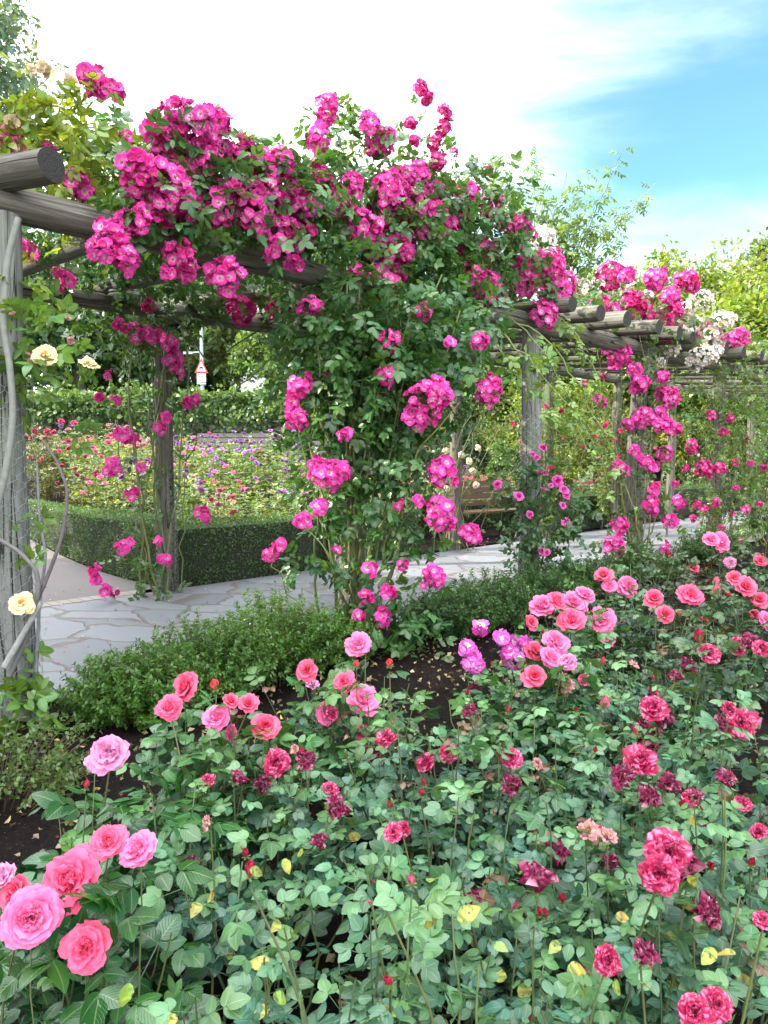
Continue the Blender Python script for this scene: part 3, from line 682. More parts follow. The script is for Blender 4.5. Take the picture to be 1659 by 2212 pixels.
def paving_mat():
    m, nt, b, out = new_mat('crazy_slate_paving'); n = N(nt); ob = n('ShaderNodeTexCoord').outputs['Object']
    nzv = n('ShaderNodeTexNoise', {'Vector': ob, 'Scale': 1.6, 'Detail': 3.0}).outputs['Color']
    wv = n('ShaderNodeVectorMath', {0: nzv, 1: (.5, .5, .5)}, operation='SUBTRACT').outputs[0]
    wv = n('ShaderNodeVectorMath', {0: wv, 3: .55}, operation='SCALE').outputs[0]
    p = n('ShaderNodeVectorMath', {0: ob, 1: wv}, operation='ADD').outputs[0]
    p = n.mapping(p, (1.0, 1.0, 0.0), (0, 0, .5))
    sp = n('ShaderNodeSeparateXYZ', {0: p}); p = n('ShaderNodeCombineXYZ', {0: n.math('MULTIPLY', sp.outputs[0], 1.35), 1: n.math('MULTIPLY', sp.outputs[1], 2.1)}).outputs[0]
    ed = n('ShaderNodeTexVoronoi', {'Vector': p, 'Scale': 1.0, 'Randomness': 1.0}, feature='DISTANCE_TO_EDGE').outputs['Distance']
    cell = n('ShaderNodeTexVoronoi', {'Vector': p, 'Scale': 1.0, 'Randomness': 1.0}, feature='F1').outputs['Color']
    cs = n('ShaderNodeSeparateColor', {0: cell})
    edn = n.math('ADD', ed, n.math('MULTIPLY', n.math('SUBTRACT', n.noise(ob, 14.0, 4), .5), .03))
    joint = n.math('SUBTRACT', 1.0, n.math('MULTIPLY', n.math('SUBTRACT', edn, .018), 50.0, True))
    big = n.noise(ob, 2.2, 5); fine = n.noise(n.mapping(ob, (6, 14, 6), (0, 0, .7)), 3.0, 5, .7)
    c = n.mix(cs.outputs[0], (.095, .107, .130), (.168, .184, .215))
    c = n.mix(n.math('MULTIPLY', big, .5), c, (.16, .145, .135)); c = n.mix(n.math('MULTIPLY', fine, .45), c, (.11, .115, .13))
    jc = n.mix(n.noise(ob, 9.0, 4), (.075, .06, .052), (.12, .10, .085))
    nt.links.new(n.mix(joint, c, jc), b.inputs['Base Color']); b.inputs['Roughness'].default_value = .62
    h = n.math('ADD', n.math('MULTIPLY', joint, -1.0), n.math('ADD', n.math('MULTIPLY', fine, .35), n.math('MULTIPLY', cs.outputs[1], .3)))
    nt.links.new(n.bump(h, .8, .012), b.inputs['Normal']); return m
def tarmac_mat():
    m, nt, b, out = new_mat('worn_tarmac'); n = N(nt); ob = n('ShaderNodeTexCoord').outputs['Object']
    k = n.noise(ob, 140.0, 3); k2 = n.noise(ob, 1.3, 5)
    c = n.mix(k, (.060, .054, .057), (.15, .135, .135)); c = n.mix(n.math('MULTIPLY', k2, .7), c, (.085, .066, .062))
    nt.links.new(c, b.inputs['Base Color']); b.inputs['Roughness'].default_value = .85
    nt.links.new(n.bump(k, .6, .004), b.inputs['Normal']); return m
def brick_mat():
    m, nt, b, out = new_mat('brick_setts'); n = N(nt)
    uv = n('ShaderNodeUVMap', uv_map='UVMap').outputs[0]; ob = n('ShaderNodeTexCoord').outputs['Object']
    br = n('ShaderNodeTexBrick', {'Vector': uv, 'Scale': 1.0, 'Mortar Size': .006, 'Brick Width': .105, 'Row Height': .215, 'Color1': (.21, .185, .165, 1), 'Color2': (.26, .225, .19, 1), 'Mortar': (.08, .07, .06, 1)}, offset=0.0)
    c = n.mix(n.math('MULTIPLY', n.noise(ob, 20.0, 4), .6), br.outputs['Color'], (.12, .11, .10))
    nt.links.new(c, b.inputs['Base Color']); b.inputs['Roughness'].default_value = .85
    nt.links.new(n.bump(n.math('MULTIPLY', br.outputs['Fac'], -1.0), .7, .006), b.inputs['Normal']); return m
M_GROUND, M_SOIL, M_PAVE, M_TARMAC, M_BRICK = ground_mat(), soil_mat(), paving_mat(), tarmac_mat(), brick_mat()
xs = np.unique(np.concatenate([np.linspace(-400, -40, 10), np.arange(-40, 40.1, 1.0), np.linspace(40, 400, 10)]))
ys = np.unique(np.concatenate([np.linspace(-100, -10, 6), np.arange(-10, 60.1, 1.0), np.linspace(60, 700, 14)]))
XX, YY = np.meshgrid(xs, ys); ZZ = gz(XX, YY) - 0.06
tag(Geo().add(gridT(XX, YY, ZZ)).build('ground', M_GROUND), kind='structure')
# front bed soil, lumpy
st = .032; XX, YY = np.meshgrid(np.arange(-3.4, 9.0, st), np.arange(-.3, 14.0, st)); nn_ = (-(XX - LX) + (YY - LY)) * S2
ZZ = .022 * vnoise(XX * 3, YY * 3, 1) + .018 * vnoise(XX * 11, YY * 11, 2) + .012 * vnoise(XX * 27, YY * 27, 3) + .025 - .02 * sstep(-.25, .1, nn_)
msk = (nn_[:-1, :-1] < .18) & (XX[:-1, :-1] < 6.0 + .3 * YY[:-1, :-1])
tag(Geo().add(gridT(XX, YY, ZZ, mask=msk)).build('soil', M_SOIL), kind='structure')
def strip(name, mat, a0, a1, n0, n1, z, k=40, kind='structure', wob=0.0):
    A, Nn = np.meshgrid(np.linspace(a0, a1, k), np.linspace(n0, n1, max(3, int(k * (n1 - n0) / (a1 - a0)))))
    X = LX + (A - Nn) * S2; Y = LY + (A + Nn) * S2
    g = gridT(X, Y, gz(X, Y) + z); g.uv = np.stack([A.ravel(), Nn.ravel() - n0], -1)
    return tag(Geo().add(g).build(name, mat), kind=kind)
strip('path', M_PAVE, -7, 26, .12, 2.92, .034, 60)
strip('brick_edging', M_BRICK, -7, 2.2, 2.92, 3.135, .037)
strip('tarmac', M_TARMAC, -7, 2.5, 3.135, 16, .026)
strip('bed_soil', M_SOIL, 2.5, 9.5, 3.2, 15.0, .012)
strip('lawn', flat_mat('lawn_grass', (.075, .105, .026), .95, .9, 45), 9.5, 24, 6.4, 16, .014)
strip('bed_soil', M_SOIL, 9.5, 24, 2.94, 6.4, .016)

# ------------------------------------------------------------------ pergola of round logs
def log(name, parent, p0, p1, r, seed, r1=None, sides=20, rings=24, pale=False):
    rng = np.random.default_rng(seed); p0, p1 = np.asarray(p0, float), np.asarray(p1, float); r1 = r1 or r
    d = nrm(p1 - p0); ref = np.array([0, 0, 1.]) if abs(d[2]) < .9 else np.array([1., 0, 0]); x = nrm(np.cross(d, ref)); y = np.cross(x, d)
    an = np.arange(sides + 1) / sides * 2 * np.pi; t = np.linspace(0, 1, rings); L = np.linalg.norm(p1 - p0)
    A, Tt = np.meshgrid(an, t); bend = rng.normal(size=2) * .02
    kn = [(rng.uniform(0, 6.28), rng.uniform(.05, .95), rng.uniform(.06, .12)) for _ in range(5)]
    lob = 1 + .05 * np.sin(2 * A + rng.uniform(0, 6) + Tt * 2) + .03 * np.sin(3 * A + rng.uniform(0, 6)) + .03 * np.sin(Tt * 9 + rng.uniform(0, 6)) + sum(h * np.exp(-((np.sin((A - a0) / 2) * 2) ** 2 / .25 + ((Tt - t0) * L / .12) ** 2)) for a0, t0, h in kn)
    R = (r + (r1 - r) * Tt) * lob; R[0] *= .96; R[-1] *= .96
    cxy = np.sin(np.pi * Tt)
    V = p0 + Tt[..., None] * (p1 - p0) + (R * np.cos(A) + bend[0] * cxy)[..., None] * x + (R * np.sin(A) + bend[1] * cxy)[..., None] * y
    w = sides + 1; i, j = np.meshgrid(np.arange(rings - 1), np.arange(sides), indexing='ij')
    q = np.stack([i * w + j, i * w + j + 1, (i + 1) * w + j + 1, (i + 1) * w + j], -1).reshape(-1, 4)
    g = Geo().add(T(V.reshape(-1, 3), q, np.stack([A.ravel() / 6.2832 * .628, Tt.ravel() * L], -1)))
    for k, sg in ((0, -1), (rings - 1, 1)):
        ring = V[k, :sides]; c = ring.mean(0) + d * sg * .004; vv = np.concatenate([[c], ring])
        qq = [(0, 1 + m, 1 + (m + 1) % sides, 1 + (m + 2) % sides) for m in range(0, sides, 2)]
        if sg < 0: qq = [f[::-1] for f in qq]
        uv = np.concatenate([[[0, 0]], np.stack([np.cos(an[:-1]), np.sin(an[:-1])], -1)])
        g.add(T(vv, qq, uv), 1)
    return g.build(name, [M_POST if pale else M_WOOD, M_END], parent)
def netting(parent, base, r, z0, z1, cell=.05, wire=.0011, phase=0.):
    n = int(round(2 * math.pi * r / (cell * .87))) // 2 * 2; w = 2 * math.pi * r / n; ys_, sg = [], []
    y, k = z0, 0
    while y < z1:
        ys_ += [y, y + cell * .42]; sg += [1 if k % 2 == 0 else -1] * 2; y += cell * .42 + cell * .42; k += 1
    ys_, sg = np.array(ys_), np.array(sg); pts = []
    for c in range(n):
        a = (c * w + (-1) ** c * sg * w * .46) / r + phase; rr = r + .004 * np.sin(a * 3 + ys_ * 4)
        pts.append(np.stack([base[0] + rr * np.cos(a), base[1] + rr * np.sin(a), ys_], -1))
    Geo().add(tubes(np.array(pts), wire, 3, (.4, .4, .4))).build('wire_netting', M_WIRE, parent)
ZF, ZR, RB = 2.79, 2.98, .095
perg = thing('pergola', 'long rustic pergola of weathered round logs on posts over the slate path', 'pergola', pg(0, 0, 0))
SP = 2.44; NR = 2.88
for i in range(0, 9):
    pf = pg(i * SP, 0) + ((-.022, -.03, 0) if i == 0 else (0, 0, 0)); po = log('post', perg, pf + (0, 0, -.15), pf + (0, 0, ZF - .07), .108, 10 + i, .095, pale=i in (0, 2))
    if i < 5: netting(po, pf, .122, .03, 1.95 if i == 0 else 1.9, .05, .0013 if i < 1 else .0016, i)
    pr = pg(i * SP, NR + (.1 if i == 3 else 0)); po = log('post', perg, pr + (0, 0, -.15), pr + (0, 0, ZR - .07), .098, 40 + i, .088)
    if i in (1,): netting(po, pr, .112, .03, 1.7, .05, .0016, i)
pr = pg(-SP, NR); log('post', perg, pr + (0, 0, -.15), pr + (0, 0, ZR - .07), .1, 52)
for i in range(4):                                            # longitudinal beams, butted over every second post
    a0, a1 = (-.30 if i == 0 else i * 2 * SP + .004), (i + 1) * 2 * SP
    log('beam', perg, pg(a0, 0, ZF), pg(a1, 0, ZF), RB, 60 + i, RB * .95, rings=40)
    a0 = -SP * 1.3 if i == 0 else a0
    log('beam', perg, pg(a0, NR, ZR), pg(a1, NR, ZR), RB * .95, 70 + i, RB * .9, rings=40)
RAFT = []
rr_ = np.random.default_rng(3); a = .05
while a < 8 * SP:
    o0, o1 = (.42 + rr_.uniform(0, .16)) if not .5 < a < 4.3 else .13, .40 + rr_.uniform(0, .2); sk = rr_.normal() * .04
    zf, zr = ZF + .125, ZR + .125; sl_ = (zr - zf) / NR
    log('rafter', perg, pg(a + sk, -o0, zf - sl_ * o0), pg(a - sk - (1.15 if a < .2 else 0), NR + o1, zr + sl_ * o1 - (.12 if a < .2 else 0)), .083 * rr_.uniform(.9, 1.08), 100 + int(a * 10), .072, rings=26)
    RAFT.append(a); a += (.92 if a < 3.4 else .56) + rr_.normal() * .03

# ------------------------------------------------------------------ climbing roses on the pergola
def front(u, v, off=-.30): return P(u, v, line_Y(u, off))
def blobs_px(lst, Yf, wgt=1.0, jit=0, rng=None):
    o = []
    for b in lst:
        u, v, r = b[:3]; Y = Yf(u) + (b[3] if len(b) > 3 else 0); o.append((*P(u, v, Y), r * Y / F_PX, b[4] if len(b) > 4 else wgt))
    return o
OUTF = np.array([.45, -.75, .25])
def clusters_px(parent, lst, Yf, rng, kinds, fr=.023, out=OUTF, mat=None, name='flower_cluster', fill=1.0, col=(1, 1, 1)):
    for b in lst:
        u, v, r = b[:3]; Y = Yf(u) + (b[3] if len(b) > 3 else rng.uniform(-.12, .08)); R = r * Y / F_PX
        o = np.asarray(out) + rng.normal(size=3) * .18
        cluster(name, parent, P(u, v, Y), max(R, fr * .9), rng, kinds, o, fr * rng.uniform(.9, 1.1), None, mat, (1, 1, rng.uniform(.85, 1.15)), fill, col)
GLOSSY, FRESH, PALE = (.048, .116, .033), (.10, .155, .02), (.12, .19, .035)
# --- the big pink rose on the middle post
rr0 = np.random.default_rng(20)
r1 = np.random.default_rng(21); CP = pg(SP, 0)
rose = thing('climbing_rose', 'huge climbing rose in full hot pink flower smothering the middle post and rails above', 'climbing rose', CP + (.05, -.1, 0), 'climbing roses on the pergola')
topY = lambda u: float(line_Y(u, -.28)); colY = lambda u: 5.32
top = [(300, 400, 60), (330, 330, 40), (400, 440, 80), (480, 440, 80), (480, 345, 62), (400, 300, 50), (560, 370, 60), (600, 450, 90), (690, 440, 80), (720, 510, 60, 0, .8), (740, 340, 50, 0, .5), (700, 275, 36, 0, .5), (790, 270, 46, 0, .6), (840, 420, 70), (850, 500, 90), (950, 480, 80), (1000, 430, 70), (930, 400, 60, 0, .7), (890, 350, 40, 0, .35), (1060, 500, 75), (1100, 440, 46, 0, .8), (1120, 560, 62), (1180, 600, 38, 0, .8), (900, 590, 80), (970, 620, 70), (1050, 590, 50), (1000, 560, 60), (640, 400, 60), (270, 460, 40, 0, .5), (1010, 350, 40, 0, .3), (1080, 390, 40, 0, .4), (430, 520, 36, 0, .5), (560, 560, 26, 0, .4)]
colm = [(780, 640, 85, -.05), (700, 690, 75, -.05), (1010, 690, 70, .3), (860, 700, 100), (930, 760, 90), (1060, 690, 42, .5, .7), (720, 770, 80), (830, 790, 100), (1000, 800, 55, .2, .7), (760, 870, 90), (860, 870, 95), (940, 880, 55, 0, .7), (670, 830, 42, 0, .8), (700, 940, 50), (780, 970, 85), (870, 970, 75), (730, 1050, 60), (800, 1060, 75), (890, 1050, 55, 0, .8), (940, 1000, 34, 0, .6), (700, 1130, 45), (770, 1140, 60, 0, .8), (850, 1140, 50, 0, .7), (920, 1130, 42, 0, .6), (655, 1210, 40, 0, .7), (730, 1210, 50, 0, .7), (800, 1220, 50, 0, .6), (880, 1220, 45, 0, .6), (930, 1255, 36, 0, .6), (830, 1300, 50, 0, .7), (770, 1290, 40, 0, .6), (890, 1330, 45, 0, .8), (840, 1375, 55), (910, 1390, 50, -.1), (780, 1360, 40, 0, .8)]
bl = blobs_px(top, topY) + [(b[0] + .3 * -S2 * 1.2, b[1] + .45, b[2], b[3] * .9, b[4] * .6) for b in blobs_px(top, topY)] + blobs_px(colm, colY)
colm = [(c[0], c[1], c[2] * (.86 if c[1] > 900 else 1), c[3] if len(c) > 3 else 0, (c[4] if len(c) > 4 else 1) * (.85 if c[1] > 980 else .9)) for c in colm]
bl = blobs_px(top, topY) + [(b[0] + .3 * -S2 * 1.2, b[1] + .45, b[2], b[3] * .9, b[4] * .6) for b in blobs_px(top, topY)] + blobs_px(colm, colY)
back_c = [(b[0] - .25, b[1] + .38, b[2], b[3], b[4] * .55) for b in blobs_px(colm[:20], colY)]
over = [(*pg(a + r1.normal() * .1, n + r1.normal() * .1, 3.22 + .06 * n / 2.9 + r1.uniform(-.05, .16)), .30, .75) for a in np.arange(.75, 4.9, .5) for n in np.arange(.25, 3.0, .5)]
over += [(*pg(a, n, 3.2 + r1.uniform(-.05, .1)), .26, .35) for a in np.arange(5.2, 8.2, .6) for n in np.arange(.3, 3.0, .6)]
blob_foliage('foliage', rose, bl + back_c + over, GLOSSY, M_LEAF, r1, 1150, (.12, .19), None, .45)
A_ = np.tile(CP, (17, 1)) + r1.normal(size=(17, 3)) * (.10, .07, 0) + (.08, -.10, .0); A_[:, 2] = 0.02
tp = np.array([P(u, v, colY(u) + r1.uniform(-.2, .25)) for u, v in zip(r1.uniform(660, 1000, 17), r1.uniform(560, 900, 17))])
canes_part('stem', rose, A_, (A_ + tp) / 2 + r1.normal(size=(17, 3)) * (.22, .1, .1), tp, .013, .006, r1, (.17, .19, .06), 12, 7)
ends = [(905, 195), (960, 250), (940, 310), (700, 215), (800, 250), (870, 270), (1090, 335), (1065, 372), (980, 340), (1130, 420), (690, 290), (830, 300), (760, 230), (620, 300), (545, 300)]
B_ = np.array([P(u * .45 + 860 * .55 if u > 650 else u + 40, 470, topY(u) + .2) for u, v in ends]); E_ = np.array([P(u, v, topY(u) + r1.uniform(-.05, .3)) for u, v in ends])
for k in range(len(ends)):
    ob_, pt_ = canes_part('arching_cane', rose, B_[k:k + 1], B_[k:k + 1] * .4 + E_[k:k + 1] * .6 + r1.normal(size=(1, 3)) * .1 + (0, 0, .15), E_[k:k + 1], .006, .0025, r1, (.11, .15, .05), 10, 5)
    leaves_on(pt_, r1, 16, CL_MID, (.11, .16), (.07, .13, .03), .2, .5, .5).build('leaves', M_LEAF, ob_)
long_c = np.array([[P(1080, 680, 6.9), P(1180, 700, 6.7), P(1320, 1060, 6.6)], [P(1090, 690, 7.0), P(1230, 720, 7.0), P(1345, 1030, 6.9)], [P(1100, 660, 7.2), P(1240, 640, 7.4), P(1300, 860, 7.4)], [P(1010, 690, 6.1), P(1120, 780, 5.9), P(1215, 930, 5.8)], [P(1060, 700, 6.6), P(1170, 760, 6.3), P(1290, 1000, 6.2)], [P(640, 700, 5.6), P(560, 830, 6.4), P(400, 905, 7.2)]])
for k in range(6):
    ob_, pt_ = canes_part('trailing_cane', rose, long_c[k:k + 1, 0], long_c[k:k + 1, 1], long_c[k:k + 1, 2], .008, .003, r1, (.16, .22, .06), 12, 6)
    if k < 5: leaves_on(pt_, r1, 22, CL_MID, (.13, .20), (.12, .20, .035), .25, .5, .6).build('leaves', M_LEAF, ob_)
CT = [(355, 410, 62), (385, 445, 40), (310, 400, 40), (250, 520, 46), (290, 475, 34), (225, 545, 28), (270, 560, 28), (405, 345, 46), (425, 275, 46), (385, 250, 34), (335, 280, 28), (445, 330, 34), (440, 478, 36), (385, 550, 30), (395, 585, 24), (365, 590, 18), (482, 597, 40), (520, 328, 32), (490, 330, 22), (555, 430, 46), (540, 460, 36), (575, 372, 40), (605, 350, 32), (590, 488, 42), (600, 540, 26), (645, 500, 34), (635, 568, 18), (665, 662, 24), (705, 235, 26), (712, 222, 16), (690, 295, 24), (683, 335, 24), (700, 262, 16), (820, 310, 30), (800, 270, 20), (838, 290, 16), (712, 412, 15), (780, 495, 40), (760, 475, 26), (805, 530, 28), (835, 420, 40), (880, 440, 40), (915, 410, 34), (855, 545, 36), (835, 600, 34), (850, 570, 24), (770, 590, 16), (930, 465, 34), (960, 495, 28), (1000, 470, 24), (900, 500, 24), (985, 530, 22), (1050, 545, 28), (1045, 622, 38), (1015, 592, 24), (1070, 640, 24), (1120, 500, 32), (1095, 485, 22), (1130, 610, 30), (1125, 575, 22), (870, 385, 26), (950, 430, 22), (620, 380, 22), (560, 500, 26), (330, 430, 34), (980, 330, 10), (710, 470, 10), (840, 480, 18), (1180, 575, 34), (1205, 625, 34), (1175, 680, 28), (1160, 560, 20)]
CT_SP = [(908, 195, 16), (922, 212, 14), (960, 245, 16), (958, 275, 18), (935, 310, 16), (945, 345, 18), (885, 268, 14), (895, 305, 12), (940, 355, 12), (1055, 372, 8)]
CC = [(840, 738, 24), (830, 812, 22), (650, 832, 26), (640, 905, 26), (632, 870, 18), (705, 1030, 34), (735, 1018, 22), (690, 1095, 18), (655, 1125, 18), (585, 1195, 18, .05), (605, 1178, 14, .05), (745, 940, 15), (915, 870, 42), (940, 840, 28), (895, 905, 28), (955, 850, 22), (955, 1020, 32), (950, 1105, 30), (965, 1130, 20), (935, 1245, 28), (945, 1015, 20), (800, 1230, 17), (840, 1280, 16), (870, 1217, 13), (790, 1290, 14), (825, 1335, 20), (775, 1330, 14), (915, 672, 18), (1035, 735, 20), (680, 1000, 14), (1055, 845, 27, .3), (1068, 830, 16, .3), (1015, 1155, 24, .2), (715, 800, 12), (970, 740, 12), (770, 700, 10), (860, 1090, 9), (905, 1085, 10), (725, 1190, 9)]
CT = CT + [(470, 445, 36), (505, 415, 34), (660, 440, 30), (600, 430, 30), (740, 440, 26), (690, 380, 26), (760, 400, 26), (530, 390, 34), (300, 350, 28), (470, 385, 28), (900, 380, 26), (1010, 420, 26), (1060, 440, 24), (640, 450, 28)]
CT = CT + [(c[0] + r1.normal() * c[2] * .9, c[1] + r1.normal() * c[2] * .9, c[2] * r1.uniform(.35, .7)) for c in CT if c[2] > 27 for _ in range(1)]
clusters_px(rose, CT[:100] if len(CT) > 100 else CT, topY, r1, PINK_S, .040)
clusters_px(rose, CT_SP, topY, r1, DEEP_S, .032)
# lower trusses belong to a second plant trained up the same post
rose2 = thing('climbing_rose', 'lower pink climbing rose on the middle post, its trusses hanging over bare canes', 'climbing rose', CP + (-.12, -.12, 0), 'climbing roses on the pergola')
A2 = np.tile(CP, (9, 1)) + r1.normal(size=(9, 3)) * (.08, .05, 0) + (-.02, -.16, 0); A2[:, 2] = .02
tp2 = np.array([P(u, v, 5.2 + r1.uniform(-.1, .1)) for u, v in ((700, 1040), (640, 900), (930, 1010), (950, 1110), (920, 860), (830, 800), (655, 1125), (930, 1240), (590, 1190))])
canes_part('stem', rose2, A2, (A2 + tp2) / 2 + r1.normal(size=(9, 3)) * (.2, .08, .1), tp2, .012, .004, r1, (.15, .19, .06), 12, 7)
blob_foliage('foliage', rose2, blobs_px([(700, 1060, 40, -.1, .6), (650, 1230, 34, -.1, .6), (930, 1180, 36, -.1, .6), (760, 830, 60, -.12, .5), (880, 780, 60, -.12, .5), (830, 1180, 40, -.1, .4), (900, 1300, 36, -.15, .6), (860, 1360, 50, -.2, .8)], colY), (.05, .12, .03), M_LEAF, r1, 700, (.12, .18), None, .4)
clusters_px(rose2, CC, lambda u: 5.12, r1, PINK_S, .038)
# --- pink rose on the left post top, yellower leaves catching the sun
r2 = np.random.default_rng(31); LP = pg(-.06, 0)
lrose = thing('climbing_rose', 'yellow green leaved pink climbing rose sprawling over the log end above the near left post', 'climbing rose', LP + (-.2, .3, 0), 'climbing roses on the pergola')
lY = lambda u: 4.15 + u * .0016
bl = blobs_px([(40, 270, 70), (110, 240, 55), (60, 200, 40, 0, .7), (190, 230, 45, 0, .8), (120, 320, 80), (200, 330, 60), (30, 350, 50), (250, 340, 50), (290, 360, 40), (160, 400, 50), (230, 400, 46), (100, 180, 24, 0, .6), (170, 190, 24, 0, .6), (-60, 300, 90), (-80, 200, 70), (60, 430, 40, .35, .8), (180, 470, 34, .3, .7), (100, 560, 36, .3, .5), (90, 640, 36, .3, .5)], lY)
blob_foliage('foliage', lrose, bl, (.17, .23, .03), M_LEAF, r2, 800, (.12, .20), None, .25)
e = np.array([P(u, v, lY(u)) for u, v in ((240, 190), (200, 170), (100, 150), (60, 190), (250, 270), (30, 260), (300, 380))]); b = np.tile(P(-60, 560, 4.3), (7, 1)) + r2.normal(size=(7, 3)) * .08
canes_part('stem', lrose, np.vstack([b, [LP + (-.12, .1, .02)] * 2]), np.vstack([(b + e) / 2 + (0, 0, .25), [LP + (-.16, .12, 1.4)] * 2]), np.vstack([e, b[:2]]), .010, .003, r2, (.10, .08, .05), 10, 6)
clusters_px(lrose, [(200, 175, 30), (185, 160, 18), (242, 198, 22), (215, 195, 18), (15, 300, 28), (30, 330, 20), (105, 325, 14), (160, 390, 26), (180, 415, 22), (60, 545, 24, .4), (140, 610, 20, .4), (290, 470, 20), (275, 300, 14)], lY, r2, PINK_S, .044)
clusters_px(lrose, [(68, 152, 12), (100, 148, 14), (150, 178, 14), (25, 262, 12)], lY, r2, BROWN_S, .03)
# --- cream rose twining up the near left post
crose = thing('climbing_rose', 'cream yellow climbing rose with thick grey canes twining up the netted near left post', 'climbing rose', LP + (.05, -.2, 0), 'climbing roses on the pergola')
cY = lambda u: 3.82
def poly_tube(pts, r0, r1, sides=8, K=40):
    pts = np.asarray(pts, float); t = np.linspace(0, len(pts) - 1, K); o = np.stack([np.interp(t, np.arange(len(pts)), pts[:, k]) for k in range(3)], -1)
    for _ in range(5): o[1:-1] = (o[:-2] + 2 * o[1:-1] + o[2:]) / 4
    return tubes(o[None], np.linspace(r0, r1, K)[None], sides)
def cane_line(parent, lst, Y, r0, r1, col, name='stem'):
    tt = poly_tube([P(u, v, Y + (d[0] if d else 0)) for u, v, *d in lst], r0, r1); tt.c[:] = np.asarray(col); Geo().add(tt).build(name, M_BARK, parent)
cane_line(crose, [(20, 1460), (60, 1370), (85, 1270), (78, 1230), (40, 1190), (-10, 1160)], 3.78, .016, .010, (.15, .14, .14))
cane_line(crose, [(-20, 1130), (10, 1040), (30, 900), (22, 790), (5, 700), (15, 560), (40, 470)], 3.78, .019, .016, (.22, .22, .20))
cane_line(crose, [(70, 1320), (105, 1240), (135, 1160), (148, 1060), (120, 990), (90, 950)], 3.80, .012, .006, (.13, .10, .11))
cane_line(crose, [(78, 1460), (85, 1300), (100, 1200), (85, 1120), (80, 1000)], 3.86, .010, .006, (.17, .17, .18))
cane_line(crose, [(10, 1440), (50, 1370), (90, 1300)], 3.74, .018, .012, (.30, .30, .29))
bl = blobs_px([(40, 730, 55), (120, 740, 50, 0, .7), (100, 800, 46, 0, .6), (40, 850, 46, 0, .7), (170, 780, 40, .1, .6), (110, 690, 40, .1, .6), (40, 1160, 36, 0, .6), (90, 1180, 26, 0, .5), (30, 640, 46, .1, .7), (145, 950, 26, 0, .5), (60, 1330, 26, 0, .5), (20, 1500, 60, -.1), (60, 1540, 50, -.1), (10, 1600, 60, -.15), (40, 1440, 40, -.05, .6), (20, 780, 40), (200, 800, 26, .1, .5), (80, 600, 30, .2, .5)], cY)
blob_foliage('foliage', crose, bl, (.09, .17, .03), M_LEAF, r2, 720, (.14, .21), None, .35)
for u, v, d in ((97, 772, 50), (192, 792, 40), (48, 1305, 50), (60, 1312, 30)):
    bloom('bloom', crose, P(u, v, 3.7), d * 3.7 / F_PX / 2, 'cream', np.array([.25, -.6, .55]) + r2.normal(size=3) * .3, r2)
for u, v, d in ((70, 785, 22), (155, 735, 20), (145, 690, 16), (28, 680, 16), (60, 770, 20)):
    bloom('bloom', crose, P(u, v, 3.72), d * 3.7 / F_PX / 2, 'wilt', np.array([.2, -.5, .5]) + r2.normal(size=3) * .4, r2)
# --- thin pink rose on the rear post seen through the first bay
r3 = np.random.default_rng(41); RP = pg(SP, NR)
rrose = thing('climbing_rose', 'lanky pink climbing rose on the rear post at the corner of the clipped hedge', 'climbing rose', RP + (.0, -.15, 0), 'climbing roses on the pergola')
rY = lambda u: 7.45
A3 = np.tile(RP, (9, 1)) + r3.normal(size=(9, 3)) * (.12, .08, 0) + (-.05, -.18, 0); A3[:, 2] = .02
E3 = np.array([P(u, v, 7.4 + r3.uniform(-.2, .2)) for u, v in ((250, 700), (290, 660), (400, 700), (380, 600), (300, 760), (430, 860), (250, 900), (360, 760), (330, 640))])
canes_part('stem', rrose, A3, (A3 + E3) / 2 + r3.normal(size=(9, 3)) * .15, E3, .011, .005, r3, (.13, .15, .05), 12, 6)
cane_line(rrose, [(330, 680), (395, 700, -.1), (450, 790, -.2), (515, 740, -.3), (600, 690, -.5)], 7.3, .009, .006, (.05, .05, .03))
cane_line(rrose, [(345, 940), (400, 1000, -.1), (425, 960, -.1), (420, 880, -.1), (395, 780)], 7.3, .007, .004, (.06, .06, .03))
bl = blobs_px([(380, 830, 46, 0, .7), (400, 870, 36, 0, .6), (280, 880, 40, 0, .7), (300, 1000, 30, 0, .6), (270, 720, 60), (200, 690, 50, .2), (330, 690, 60), (390, 690, 46), (380, 1080, 34, 0, .5), (300, 1130, 40, 0, .7), (280, 1190, 40, 0, .8), (285, 1240, 36, 0, .9), (340, 1000, 26, 0, .5), (320, 1260, 34, -.1), (370, 1280, 30, -.1, .8), (240, 770, 46, .1, .7), (250, 830, 36, .1, .6), (360, 910, 26, 0, .6), (160, 680, 46, .3, .8), (130, 760, 36, .4, .6), (480, 640, 36, .4, .5), (560, 640, 36, .2, .5), (150, 590, 46, -.8, .7), (110, 560, 50, -1.2, .7), (230, 610, 50, -.5, .7), (330, 600, 50, -.6, .7), (420, 600, 46, -.8, .6), (510, 620, 46, -.9, .6), (270, 560, 40, -1, .6), (190, 540, 40, -1.3, .6), (600, 640, 46, -1.0, .8)], rY)
blob_foliage('foliage', rrose, bl, (.05, .105, .025), M_LEAF, r3, 420, (.13, .19), None, .3)
